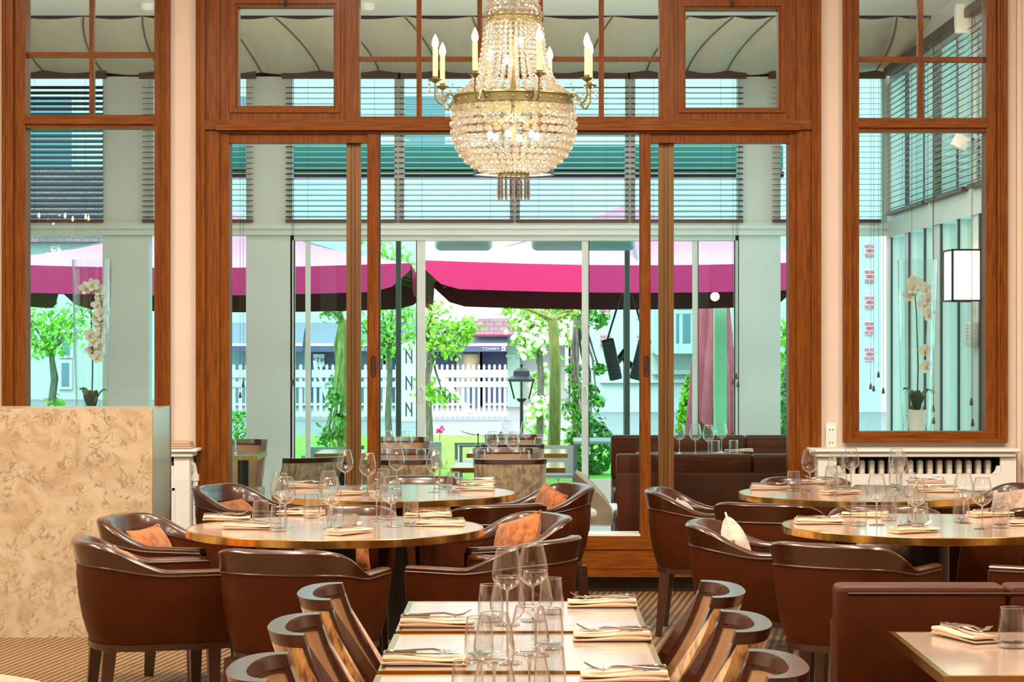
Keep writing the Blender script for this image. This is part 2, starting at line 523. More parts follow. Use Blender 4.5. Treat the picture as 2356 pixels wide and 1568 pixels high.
class Maker:
    """first use moves the prototype, later uses copy it with all its parts"""
    def __init__(self, proto):
        self.p, self.used = proto, False

    def put(self, loc, rz, label, group=None):
        o = copy_tree(self.p) if self.used else self.p
        self.used = True
        o.location = loc
        o.rotation_euler = (0, 0, rz)
        o['label'] = label
        if group:
            o['group'] = group
        return o

def W(px, py, Y):
    return Vector(((px - VX) * Y / F, Y, CAMZ - (py - VY) * Y / F))

def X(px, Y): return (px - VX) * Y / F
def Z(py, Y): return CAMZ - (py - VY) * Y / F
def onplane(px, py, z):
    Y = (CAMZ - z) * F / (py - VY)
    return ((px - VX) * Y / F, Y, z)

def pbox(mb, x0, x1, y0, y1, Y, ya, yb):
    return mb.box(X(x0, Y), X(x1, Y), ya, yb, Z(y1, Y), Z(y0, Y))

def pframe(mb, o, i, Y, ya, yb):
    """o, i: (x0, x1, y0, y1) outer and inner pixel rectangles of a frame standing at depth Y"""
    pbox(mb, o[0], i[0], o[2], o[3], Y, ya, yb)
    pbox(mb, i[1], o[1], o[2], o[3], Y, ya, yb)
    pbox(mb, i[0], i[1], o[2], i[2], Y, ya, yb)
    pbox(mb, i[0], i[1], i[3], o[3], Y, ya, yb)
    return mb

def struct(name, mb, mat, label=None, parent=None):
    o = mb.build(name, mat, parent)
    if parent is None:
        tag(o, label, None, None, 'structure')
    return o
# ---------------------------------------------------------------- dining room shell
YW = 13.88           # front face of the wall with the windows
YB = 19.0            # inner face of the conservatory's garden wall
ZF = -0.04           # conservatory floor
GZ = -0.12           # garden ground
struct('floor', MB().box(-7, 7, -3.2, 13.98, -0.1, 0), 'carpet', 'brown and beige woven carpet of the dining room')
struct('ceiling', MB().box(-7, 7, -3.2, 13.98, 4.7, 4.8), 'warmwhite')
struct('wall_left', MB().box(-7.1, -7, -3.2, 14.08, 0, 4.8), 'plaster')
struct('wall_right', MB().box(7, 7.1, -3.2, 14.08, 0, 4.8), 'plaster')
struct('wall_front', MB().box(-7, 7, -3.3, -3.2, 0, 4.8), 'panelling')

wb = MB()
TOP = -75
for a, b, lo in ((-1450, 10, 1400), (391, 455, 1400), (1885, 1940, 1400), (2313, 3850, 1400)):
    pbox(wb, a, b, -340, 1362, YW, YW, YW + 0.2)
pbox(wb, 10, 391, -340, TOP, YW, YW, YW + 0.2)
pbox(wb, 455, 1885, -340, TOP, YW, YW, YW + 0.2)
pbox(wb, 1940, 2313, -340, TOP, YW, YW, YW + 0.2)
pbox(wb, 10, 391, 1014, 1362, YW, YW, YW + 0.2)
pbox(wb, 1940, 2313, 1014, 1362, YW, YW, YW + 0.2)
struct('wall_back', wb, 'plaster', 'pale cream plaster wall between the wooden windows')
tr = MB()
for a, b, d in ((2338, 2348, 0.03), (2348, 2375, 0.05), (2375, 2385, 0.03)):
    pbox(tr, a, b, -340, 1362, YW, YW - d, YW)
struct('trim_1', tr, 'plaster', 'cream moulded pilaster strip on the plaster wall')
bb = MB()
for a, b in ((391, 455), (1885, 1862), (2350, 3850)):
    pbox(bb, a, b, 1322, 1360, YW, YW - 0.02, YW)
struct('baseboard_back', bb, 'white')

def moulded(mb, x0, x1, y0, y1, Y):
    """a tall stained casing board with two raised beads along its edges"""
    pbox(mb, x0, x1, y0, y1, YW, Y, Y + 0.16)
    w = x1 - x0
    for k in (0.16, 0.42):
        cx = X(x0 + w * k, YW)
        mb.tube([(cx, Y, Z(y1, YW)), (cx, Y, Z(y0, YW))], 0.010 if k < 0.3 else 0.007, 6)

# ---------------------------------------------------------------- side windows
def side_window(name, label, ox0, ox1, ix0, ix1, rows, mx, bottom, obottom):
    """ox/ix: outer and pane pixel limits; rows: (top pane end, second pane start, second end, big pane start); mx: muntin limits"""
    r = thing(name, None, None, (0, 0, 0))
    tag(r, label, None, None, 'structure')
    f = MB()
    c = (ix0 - ox0) * 0.5
    moulded(f, ox0, ox0 + c, TOP, obottom, YW - 0.05)
    moulded(f, ox1 - (ox1 - ix1) * 0.5, ox1, TOP, obottom, YW - 0.05)
    pbox(f, ox0 + c, ix0, TOP, obottom, YW, YW - 0.015, YW + 0.13)
    pbox(f, ix1, ox1 - (ox1 - ix1) * 0.5, TOP, obottom, YW, YW - 0.015, YW + 0.13)
    f.build('casing', 'wood', r)
    h = MB()
    pbox(h, ox0 + c, ox1 - c * 0.8, bottom, obottom - 9, YW, YW - 0.02, YW + 0.13)
    pbox(h, ox0 + 6, ox1 - 6, obottom - 10, obottom, YW, YW - 0.055, YW + 0.1)
    h.build('bottom_rail', 'woodh', r)
    t = MB()
    pbox(t, ix0 - 3, ix1 + 3, rows[2], rows[3], YW, YW - 0.005, YW + 0.11)
    pbox(t, ix0 - 3, ix1 + 3, rows[2] + 9, rows[3] - 9, YW, YW - 0.025, YW)
    t.build('transom_rail', 'woodh', r)
    g = MB()
    pbox(g, ix0, ix1, rows[0], rows[1], YW, YW + 0.035, YW + 0.085)
    g.build('muntin', 'woodh', r)
    g = MB()
    pbox(g, mx[0], mx[1], TOP, rows[2], YW, YW + 0.03, YW + 0.08)
    g.build('muntin', 'wood', r)
    p = MB()
    pbox(p, ix0, mx[0], TOP, rows[2], YW, YW + 0.058, YW + 0.062)
    pbox(p, mx[1], ix1, TOP, rows[2], YW, YW + 0.058, YW + 0.062)
    p.build('upper_panes', 'pane', r)
    p = MB()
    pbox(p, ix0, ix1, rows[3], bottom, YW, YW + 0.058, YW + 0.064)
    p.build('large_pane', 'pane', r)
    return r
side_window('window_1', 'stained wooden window behind the marble counter', 8, 393, 60, 356, (118, 130, 264, 295), (203, 214), 994, 1017)
side_window('window_2', 'stained wooden window above the radiator cover', 1938, 2315, 1976, 2268, (129, 141, 271, 303), (2114, 2126), 992, 1017)

# ---------------------------------------------------------------- the large wooden door unit
d = thing('door_1', None, None)
tag(d, 'large stained wooden unit of sliding glass doors with fanlights', None, None, 'structure')
f = MB()
moulded(f, 453, 474, TOP, 1360, YW - 0.05)
moulded(f, 1866, 1887, TOP, 1360, YW - 0.05)
pbox(f, 470, 506, TOP, 1360, YW, YW - 0.02, YW + 0.16)
pbox(f, 1832, 1868, TOP, 1360, YW, YW - 0.02, YW + 0.16)
pbox(f, 506, 527, 300, 1240, YW, YW - 0.0, YW + 0.15)
pbox(f, 1815, 1832, 300, 1240, YW, YW - 0.0, YW + 0.15)
for a, b in ((506, 522), (792, 827), (1517, 1552), (1812, 1832)):
    pbox(f, a, b, TOP, 276, YW, YW - 0.005, YW + 0.12)
f.build('jamb', 'wood', d)
f = MB()
pbox(f, 470, 1868, 276, 299, YW, YW - 0.045, YW + 0.16)
pbox(f, 500, 1838, 288, 301, YW, YW - 0.06, YW)
pbox(f, 506, 872, 299, 307, YW, YW - 0.015, YW + 0.15)
pbox(f, 872, 1473, 299, 306, YW, YW - 0.015, YW + 0.15)
pbox(f, 1473, 1832, 299, 307, YW, YW - 0.015, YW + 0.15)
f.build('transom_beam', 'woodh', d)
def casement(ox, ix, y0, y1):
    s = pframe(MB(), (ox[0], ox[1], -8, 277), (ix[0], ix[1], y0, y1), YW, YW - 0.02, YW + 0.10)
    pframe(s, (ox[0] + 8, ox[1] - 8, 0, 260), (ix[0] - 5, ix[1] + 5, y0 - 6, y1 + 6), YW, YW - 0.035, YW)
    s = s.build('casement_sash', 'wood', d)
    lt = MB()
    cx = X((ix[0] + ix[1]) / 2, YW)
    lt.box(cx - 0.008, cx + 0.008, YW - 0.065, YW - 0.03, Z(14, YW), Z(-2, YW))
    lt.tube([(cx, YW - 0.06, Z(4, YW)), (cx, YW - 0.075, Z(20, YW))], 0.006, 6)
    lt.build('latch', 'wood_dark', s)
    p = MB()
    pbox(p, ix[0], ix[1], y0, y1, YW, YW + 0.04, YW + 0.045)
    p.build('pane', 'pane', s)
casement((522, 792), (549, 768), 16, 244)
casement((1552, 1812), (1577, 1790), 22, 248)
f = MB()
for a, b in ((958, 969), (1098, 1109), (1237, 1249), (1378, 1390)):
    pbox(f, a, b, TOP, 272, YW, YW + 0.02, YW + 0.075)
pbox(f, 827, 1517, 129, 139, YW, YW + 0.025, YW + 0.07)
pbox(f, 820, 1524, 268, 279, YW, YW - 0.01, YW + 0.09)
f.build('muntins', 'wood', d)
p = MB()
xs = (827, 958, 969, 1098, 1109, 1237, 1249, 1378, 1390, 1517)
for i in range(0, 10, 2):
    pbox(p, xs[i], xs[i + 1], TOP, 129, YW, YW + 0.045, YW + 0.05)
    pbox(p, xs[i], xs[i + 1], 139, 269, YW, YW + 0.045, YW + 0.05)
p.build('fanlight_panes', 'pane', d)

def leaf(stile, profile, glass, hx):
    """one sliding door leaf: wooden rails and meeting stile, bronze profile of the leaf behind it, pane, finger pull"""
    s = MB()
    pbox(s, stile[0], stile[1], 304, 1238, YW, YW - 0.005, YW + 0.05)
    pbox(s, glass[0] - 6, glass[1] + 6, 306, 328, YW, YW + 0.01, YW + 0.12)
    pbox(s, glass[0] - 6, glass[1] + 6, 1200, 1240, YW, YW + 0.01, YW + 0.12)
    s = s.build('door_leaf', 'wood', d)
    g = MB()
    w = profile[1] - profile[0]
    for a, b, dy in ((0, 0.30, 0.0), (0.30, 0.42, 0.014), (0.42, 0.55, 0.004), (0.55, 0.64, 0.014), (0.64, 1, 0.0)):
        pbox(g, profile[0] + w * a, profile[0] + w * b, 328, 1200, YW, YW + 0.065 + dy, YW + 0.12)
    g.build('bronze_profile', 'gold', s)
    p = MB()
    pbox(p, glass[0], glass[1], 326, 1202, YW, YW + 0.088, YW + 0.094)
    p.build('pane', 'pane', s)
    k = MB()
    pbox(k, stile[0] - 1.5 if hx > 1200 else stile[1], stile[0] if hx > 1200 else stile[1] + 3, 306, 1236, YW, YW, YW + 0.05)
    k.build('seal', 'gasket', s)
    h = MB()
    cx = X(hx, YW)
    zc = Z(842, YW)
    pts = [(cx + 0.013 * math.cos(a), YW - 0.008, zc + (0.05 if math.sin(a) > 0 else -0.05) + 0.013 * math.sin(a)) for a in [2 * PI * i / 16 for i in range(17)]]
    h.tube(pts, 0.0035, 6)
    h.box(cx - 0.007, cx + 0.007, YW - 0.008, YW, zc - 0.052, zc + 0.052)
    h.build('finger_pull', 'wood_dark', s)
leaf((845, 872), (795, 828), (527, 845), 859)
leaf((1473, 1497), (1517, 1552), (1497, 1815), 1487)

s = MB()
pbox(s, 506, 1832, 1232, 1247, YW, YW - 0.02, YW + 0.2)
s.build('threshold', 'woodh', d)
s = MB()
pbox(s, 506, 1832, 1247, 1262, YW, YW - 0.035, YW + 0.2)
pbox(s, 506, 1832, 1263, 1307, YW, YW - 0.025, YW + 0.2)
pbox(s, 506, 1832, 1308, 1325, YW, YW - 0.045, YW + 0.2)
s.build('plinth_panel', 'woodh', d)
s = MB()
pbox(s, 506, 1832, 1325, 1362, YW, YW + 0.06, YW + 0.2)
s.build('toe_recess', 'wood_dark', d)
s = MB()
s.box(X(872, YW), X(1473, YW), YW - 0.015, YW + 0.2, Z(1232, YW), Z(1232, YW) + 0.012)
s.build('sill_plate', 'white', d)

# wall sockets
k = thing('wall_socket', 'white double socket plate on the plaster above the radiator cover', 'socket', (X(1912, YW), YW, Z(1000, YW)))
MB().rbox(-0.036, 0.036, -0.012, 0, -0.075, 0.075, 0.004).build('plate', 'plastic', k)
for dz in (0.034, -0.048):
    o = MB().lathe([(0, -0.016), (0.024, -0.016), (0.027, -0.012), (0.027, 0)], 20)
    o.xform(Matrix.Rotation(-PI / 2, 4, 'X') @ Matrix.Scale(-1, 4, (0, 0, 1)))
    o = o.build('outlet', 'white', k, (0, 0, dz))
    MB().box(-0.012, -0.006, -0.0175, -0.015, -0.003, 0.003).box(0.006, 0.012, -0.0175, -0.015, -0.003, 0.003).build('pin_holes', 'gasket', o)

# ---------------------------------------------------------------- radiator covers
def radiator_cover(label, x0, x1, tx0, tx1, gx0, gx1):
    Yc = YW - 0.22
    r = thing('radiator_cover', label, 'radiator cover', (0, 0, 0))
    zt = Z(1020, YW) - 0.02
    def px(a): return X(a, Yc)
    m = MB().rbox(px(tx0), px(tx1), Yc - 0.05, YW, zt - 0.022, zt, 0.010, 3)
    m.rbox(px(tx0) + 0.025, px(tx1) - 0.025, Yc - 0.03, YW, zt - 0.05, zt - 0.022, 0.010, 2)
    m.build('top_shelf', 'white', r)
    b = MB()
    zg0, zg1 = zt - 0.155, zt - 0.05
    b.box(px(x0), px(gx0), Yc, Yc + 0.03, 0, zg1)
    b.box(px(gx1), px(x1), Yc, Yc + 0.03, 0, zg1)
    b.box(px(gx0), px(gx1), Yc, Yc + 0.03, 0, zg0)
    for sx, q in ((gx0, 1), (gx1, -1)):
        c = px(sx)
        b.prismy([(c - q * 0.001, zg0 - 0.001), (c + q * 0.05, zg0 - 0.001), (c + q * 0.03, zg0 + 0.02), (c + q * 0.02, zg0 + 0.05), (c - q * 0.001, zg0 + 0.05)], Yc, Yc + 0.03)
    b.box(px(x0), px(x0) + 0.03, Yc + 0.03, YW - 0.003, 0, zg1)
    b.box(px(x1) - 0.03, px(x1), Yc + 0.03, YW - 0.003, 0, zg1)
    z0, z1 = 0.14, zg0 - 0.085
    a, e = px(x0) + 0.09, px(x1) - 0.09
    n = 2 if e - a > 0.6 else 1
    w = (e - a - 0.08 * (n - 1)) / n
    b.build('front_board', 'white', r)
    for i in range(n):
        u = a + i * (w + 0.08)
        t = MB()
        for q in ((u, u + w, z1 - 0.015, z1), (u, u + w, z0, z0 + 0.015), (u, u + 0.015, z0, z1), (u + w - 0.015, u + w, z0, z1)):
            t.box(q[0], q[1], Yc - 0.012, Yc, q[2], q[3])
        t.build('panel_moulding', 'white', r)
    k = MB().box(px(gx0) - 0.02, px(gx1) + 0.02, YW - 0.04, YW - 0.035, zg0 - 0.1, zg1)
    k.build('dark_back', 'gasket', r)
    fin = max(1, int((px(gx1) - px(gx0)) / 0.0595))
    for i in range(fin):
        q = px(gx0) + 0.03 + i * 0.0595
        m = MB().rbox(q, q + 0.034, Yc + 0.05, YW - 0.05, 0.12, zg1 - 0.022, 0.0165, 4)
        m.build('radiator_fin', 'radiator', r)
    return r
radiator_cover('white panelled radiator cover under the window with its fins showing', 1882, 2338, 1864, 2345, 1925, 2302)
radiator_cover('white radiator cover half hidden behind the marble counter', 150, 436, 140, 455, 190, 400)
k = thing('napkin_pile', 'folded cream cloths lying on the radiator shelf beside the counter', 'napkins', (X(415, 13.7), 13.7, Z(1020, YW) - 0.02))
for i in range(3):
    MB().rbox(-0.16 + 0.01 * i, 0.08 - 0.006 * i, -0.09, 0.09, 0.001 + 0.014 * i, 0.015 + 0.014 * i, 0.006, 2).build('folded_cloth', 'napkin', k)
k = thing('heating_pipe', 'white heating pipe with chrome valve beside the half hidden radiator cover', 'pipe', (X(447, 13.8), 13.78, 0))
zz = Z(1060, 13.8)
MB().tube([(-0.04, -0.02, zz), (-0.025, -0.02, zz), (0.0, -0.02, zz - 0.02), (0.012, -0.02, zz - 0.08), (0.012, -0.02, 0.0)], 0.017, 10).build('pipe', 'white', k)
MB().tube([(-0.03, -0.03, zz), (-0.03, -0.09, zz)], [0.022, 0.02], 12).tube([(-0.042, -0.02, zz), (-0.012, -0.02, zz)], 0.019, 10).build('valve', 'steel', k)
MB().lathe([(0.024, -0.02), (0.024, 0.02)], 12, (0.012, -0.02, 0.72)).build('collar', 'white', k)

# ---------------------------------------------------------------- conservatory shell
struct('floor_conservatory', MB().box(-6.6, 3.2, 13.98, 19.1, ZF - 0.1, ZF), 'tilefloor', 'pale tiled floor of the conservatory')
ZC0, ZC1 = Z(165, YB), 4.02
struct('ceiling_conservatory', MB().box(-6.6, 3.2, 13.98, 17.0, ZC1, ZC1 + 0.05), 'warmwhite')
# pleated cloth: rises from the garden wall towards the room, sagging between its seams
rnd = random.Random(3)
sx = [-6.6]
while sx[-1] < 3.0:
    sx.append(sx[-1] + rnd.choice((0.34, 0.42, 0.5, 0.5)))
rows = []
NY = 10
def cloth_x(x, t): return x + 0.22 * (1 - t) ** 2 * math.sin(x * 1.3)
for j in range(NY + 1):
    t = j / NY
    row = []
    for i in range(len(sx) - 1):
        for q in range(8):
            u = q / 8
            x = sx[i] + (sx[i + 1] - sx[i]) * u
            row.append((cloth_x(x, t), 17.0 + (YB - 17.0) * t, ZC1 + (ZC0 - ZC1) * t - 0.045 * math.sin(PI * u) * (0.5 + 0.5 * math.sin(PI * t)) - 0.006))
    rows.append(row)
c = MB().loops(rows, True, False, False)
o = struct('ceiling_cloth', c, 'fabric', 'taupe pleated cloth covering the conservatory ceiling')
for i in range(1, len(sx) - 1):
    pts = []
    for j in range(NY + 1):
        t = j / NY
        pts.append((cloth_x(sx[i], t), 17.0 + (YB - 17.0) * t, ZC1 + (ZC0 - ZC1) * t - 0.012))
    MB().tube(pts, 0.0055, 5).build('seam', 'seam', o)
struct('roof_conservatory', MB().box(-6.6, 3.2, 13.98, 19.2, 4.15, 4.2), 'housewhite')

w = MB()
def pier(a, b, y0=150, y1=1211): pbox(w, a, b, y0, y1, YB, YB, YB + 0.16)
pier(236, 343); pier(566, 672); pier(1698, 1796); pier(-800, 20)
pbox(w, -800, 2042, 512, 541, YB, YB - 0.05, YB + 0.16)        # beam under the blinds
pbox(w, -800, 2042, 519, 527, YB, YB - 0.075, YB)
pbox(w, -800, 2042, 120, 176, YB, YB, YB + 0.16)
pbox(w, -800, 570, 1087, 1212, YB, YB - 0.03, YB + 0.16)
pbox(w, 566, 712, 1104, 1212, YB, YB - 0.02, YB + 0.16)
pbox(w, 1698, 2042, 1087, 1212, YB, YB - 0.03, YB + 0.16)
for a, b in ((343, 352), (907, 929), (1173, 1196), (1439, 1462), (2030, 2052)):   # mullions of the upper lights
    pbox(w, a, b, 176, 512, YB, YB + 0.03, YB + 0.12)
struct('wall_garden', w, 'frame', 'pale conservatory wall of piers, beam and upper lights')
p = MB()
for a, b in ((20, 236), (352, 566), (672, 907), (929, 1173), (1196, 1439), (1462, 1698), (1796, 2030)):
    pbox(p, a, b, 176, 512, YB, YB + 0.07, YB + 0.076)
struct('window_3', p, 'pane_out', 'upper glazing of the conservatory behind the blinds')
p = MB()
for a, b in ((20, 236), (343, 566), (1796, 2030)):
    pbox(p, a, b, 541, 1092, YB, YB + 0.07, YB + 0.076)
struct('window_4', p, 'pane_out', 'fixed lower panes beside the piers')

# garden doors: four sliding leaves, the middle two pushed back
g = thing('door_2', None, None)
tag(g, 'white aluminium sliding doors open to the garden', None, None, 'structure')
f = MB()
pbox(f, 672, 1698, 541, 553, YB, YB + 0.0, YB + 0.14)
pbox(f, 668, 676, 541, 1211, YB, YB, YB + 0.14)
pbox(f, 1692, 1700, 541, 1211, YB, YB, YB + 0.14)
pbox(f, 712, 978, 1102, 1122, YB, YB + 0.04, YB + 0.1)
f.build('frame', 'frame', g)
def garden_leaf(st, x0, x1, y0, hx=None):
    s = MB()
    for a, b in st:
        pbox(s, a, b, y0, 1208, YB, YB + 0.02, YB + 0.07)
    pbox(s, x0, x1, y0, y0 + 13, YB, YB + 0.025, YB + 0.068)
    pbox(s, x0, x1, 1102, 1208, YB, YB + 0.025, YB + 0.068)
    s = s.build('sliding_leaf', 'frame', g)
    p = MB()
    pbox(p, x0, x1, y0 + 13, 1102, YB, YB + 0.044, YB + 0.05)
    p.build('pane', 'pane_out', s)
    if hx:
        cx, zc = X(hx, YB), Z(907, YB)
        h = MB()
        pts = [(cx + 0.022 * math.cos(a), YB + 0.012, zc + 0.068 * math.sin(a)) for a in [2 * PI * i / 20 for i in range(21)]]
        h.tube(pts, 0.006, 6)
        h.tube([(cx + 0.02, YB + 0.0, zc - 0.05), (cx + 0.028, YB - 0.01, zc), (cx + 0.02, YB, zc + 0.05)], 0.006, 6)
        h.build('oval_handle', 'white', s)
garden_leaf(((702, 713), (959, 978)), 702, 978, 541, 968)
garden_leaf(((1339, 1354), (1594, 1607)), 1339, 1607, 541, 1345)
k = MB()
for a in (676, 1690, 957, 1354.5, 1606):
    pbox(k, a, a + 1.6, 553, 1100, YB, YB + 0.015, YB + 0.05)
k.build('seal', 'gasket', g)
p = MB()
pbox(p, 676, 702, 553, 1102, YB, YB + 0.09, YB + 0.095)
pbox(p, 1607, 1692, 553, 1102, YB, YB + 0.09, YB + 0.095)
p.build('fixed_pane', 'pane_out', g)

# conservatory side walls
struct('wall_conservatory_left', MB().box(-6.7, -6.6, 13.98, 19.2, ZF, 4.2), 'housewhite')
XR = X(2046, YB)
w = MB()
w.box(XR, XR + 0.14, 13.98, YB, ZF, 0.42)
w.box(XR - 0.02, XR + 0.14, 13.98, YB, 2.42, 2.60)
w.box(XR, XR + 0.14, 13.98, YB, 3.72, 4.15)
for y0, y1 in ((18.88, 19.16), (18.0, 18.22), (17.3, 17.38), (16.62, 16.95), (15.95, 16.03), (15.2, 15.5), (14.55, 14.63), (13.98, 14.2)):
    w.box(XR, XR + 0.14, y0, y1, 0.42, 3.72)
sw = struct('wall_conservatory_right', w, 'frame', 'white framed glazed side wall of the conservatory')
gk = MB()
for y in (18.86, 17.98, 17.28, 16.60, 15.93, 15.18, 14.53):
    gk.box(XR - 0.003, XR + 0.006, y, y + 0.06, 0.42, 2.42)
gk.build('seals', 'gasket', sw)
p = MB()
p.box(XR + 0.06, XR + 0.066, 14.0, YB, 0.42, 2.42)
p.box(XR + 0.06, XR + 0.066, 14.0, YB, 2.60, 3.72)
struct('window_5', p, 'pane_out', 'glazing of the conservatory side wall')

# ---------------------------------------------------------------- venetian blinds
def blind(label, loc, rz, w, ztop, zbot, tilt, mat, rail_over=0.02, cord=None, tassels=()):
    """local x runs along the blind, local y towards the glass; loc at the blind's lower front corner"""
    r = thing('venetian_blind', label, 'blind', loc, rz, 'venetian blinds of the conservatory')
    MB().box(-rail_over, w + rail_over, -0.012, 0.05, ztop - 0.064, ztop).build('head_rail', 'railwood', r)
    s = MB()
    pitch = 0.0455
    n = int((ztop - 0.09 - zbot - 0.03) / pitch)
    ca, sa = math.cos(tilt), math.sin(tilt)
    for i in range(n):
        z = zbot + 0.045 + i * pitch
        h, t = 0.025, 0.0016
        ys = [(-h * ca - t * -sa, -h * sa - t * ca), (h * ca + t * sa, h * sa - t * ca), (h * ca - t * sa, h * sa + t * ca), (-h * ca - t * sa, -h * sa + t * ca)]
        vs = [(0, 0.025 + y, z + q) for y, q in ys] + [(w, 0.025 + y, z + q) for y, q in ys]
        s.add(vs, [(0, 1, 2, 3), (7, 6, 5, 4), (0, 4, 5, 1), (1, 5, 6, 2), (2, 6, 7, 3), (3, 7, 4, 0)])
    s.build('slats', mat, r)
    MB().box(0, w, 0.0, 0.05, zbot - 0.005, zbot + 0.022).build('bottom_rail', 'railwood', r)
    for u in ((0.12, 0.5, 0.88) if w > 1.2 else (0.2, 0.8)):
        MB().box(w * u - 0.0012, w * u + 0.0012, -0.0032, -0.0008, zbot, ztop - 0.06).build('ladder_cord', 'cordm', r)
    for x, z in tassels:
        k = MB().tube([(x, -0.006, z + 0.05), (x, -0.006, ztop - 0.05)], 0.0015, 4)
        k = k.build('pull_cord', 'cordm', r)
        MB().lathe([(0.0, 0.05), (0.006, 0.05), (0.013, 0.012), (0.012, 0.0), (0, 0)], 10, (x, -0.006, z)).build('tassel', 'tassel', k)
    return r
YL = YB - 0.08
zt, zb = Z(163, YL), Z(510, YL)
def back_blind(label, x0, x1, tilt, mat, tas=(), over=7):
    a = X(x0, YL)
    blind(label, (a, YL, 0), 0, X(x1, YL) - a, zt, zb, tilt, mat, over / 271, None, [(X(q, YL) - a, Z(y, YL)) for q, y in tas])
back_blind('half closed dark venetian blind above the orchid on the counter side', 40, 236, 0.62, 'slat')
back_blind('open dark venetian blind in the gap next to the half closed one', 327, 581, 0.16, 'slat_brown', ((553, 915), (560, 890)))
back_blind('open venetian blind beside the wide pier, its tassel hanging by the door stile', 657, 913, 0.26, 'slat', ((672, 888), (676, 884)), 9)
back_blind('open venetian blind seen just beside and behind the chandelier bowl, hung over the open leaf', 918, 1181, 0.26, 'slat', (), 2)
back_blind('open venetian blind above the fuchsia parasol, between chandelier and right door stile', 1187, 1447, 0.30, 'slat', (), 2)
back_blind('open venetian blind with three tassels at its end by the pale pier', 1452, 1710, 0.30, 'slat', ((1686, 884), (1694, 872), (1698, 890)), 7)
back_blind('open venetian blind in the corner of the conservatory', 1778, 2028, 0.14, 'slat_brown', ((2003, 895), (2010, 900), (2021, 868), (2032, 905)), 9)
XL = XR - 0.07
def side_blind(label, y1, y0, tas):
    blind(label, (XL, y1, 0), -PI / 2, y1 - y0, 3.83, 2.60, 0.42, 'slat', 0.03, None, tas)
side_blind('venetian blind on the glazed side wall, next to the corner', 18.75, 17.05, ((1.3, 1.0),))
side_blind('venetian blind on the glazed side wall, middle one with the long tassels', 16.95, 15.49, ((0.4, 1.16), (0.42, 1.03), (0.44, 0.94)))
side_blind('venetian blind on the glazed side wall, nearest the dining room', 15.31, 14.25, ((0.2, 1.12), (0.24, 0.98), (0.2, 0.86)))

# things fixed in the conservatory
def smoke(px, py, label):
    Y = 16.4
    k = thing('smoke_detector', label, 'smoke detector', (X(px, Y), Y, ZC1))
    MB().lathe([(0, -0.05), (0.035, -0.05), (0.05, -0.035), (0.055, -0.02), (0.055, 0)], 20).build('housing', 'plastic', k)
    MB().lathe([(0.051, -0.03), (0.053, -0.025), (0.0525, -0.02)], 20).build('vent_ring', 'greyplastic', k)
smoke(338, 42, 'white round smoke detector seen through the window above the counter')
smoke(846, 42, 'white round smoke detector seen through the fanlight beside the chandelier')
lx = XR - 0.03
k = thing('wall_lamp', 'white box wall lamp with black edges lit on the conservatory side wall', 'wall lamp', (XR, 15.33, 2.0))
MB().box(-0.19, -0.005, -0.165, 0.165, -0.165, 0.165).build('shade', 'lampshade', k)
f = MB()
for a in (-0.195, -0.003):
    for b in (-0.17, 0.17):
        f.box(a - 0.007, a + 0.007, b - 0.007, b + 0.007, -0.175, 0.175)
for zq in (-0.172, 0.172):
    for b in (-0.17, 0.17):
        f.box(-0.2, 0.0, b - 0.007, b + 0.007, zq - 0.006, zq + 0.006)
    f.box(-0.202, -0.188, -0.17, 0.17, zq - 0.006, zq + 0.006)
f.build('frame', 'black', k)
k = thing('control_box', 'pale control box with a printed label under the wall lamp', 'control box', (XR, 15.33, 1.6))
MB().rbox(-0.06, 0, -0.08, 0.08, -0.085, 0.085, 0.006).build('case', 'plastic', k)
m = MB()
for i in range(5):
    m.box(-0.061, -0.06, -0.05, 0.03 - 0.006 * (i % 3), 0.055 - i * 0.022, 0.061 - i * 0.022)
m.build('label_print', 'greyplastic', k)
MB().box(-0.015, 0.0, 0.03, 0.045, 0.09, 0.62).build('cable_duct', 'plastic', k)
k = thing('emergency_light', 'white emergency light box high on the conservatory side wall', 'emergency light', (XR, 15.4, 3.74))
MB().rbox(-0.13, 0.0, -0.034, 0.034, -0.07, 0.13, 0.01).build('case', 'plastic', k)
MB().box(-0.132, -0.13, -0.03, 0.03, -0.03, 0.10).build('diffuser', 'white', k)
k = thing('spot_lamp', 'tilted white spotlight bracketed on the conservatory side wall', 'spotlight', (XR, 15.4, 2.87))
MB().rbox(-0.16, -0.05, -0.042, 0.042, -0.05, 0.05, 0.012).xform(Matrix.Rotation(0.5, 4, 'Y')).build('lamp_head', 'plastic', k)
MB().tube([(0.0, 0, 0.07), (-0.05, 0, 0.07), (-0.07, 0, 0.03)], 0.008, 6).build('bracket', 'black', k)

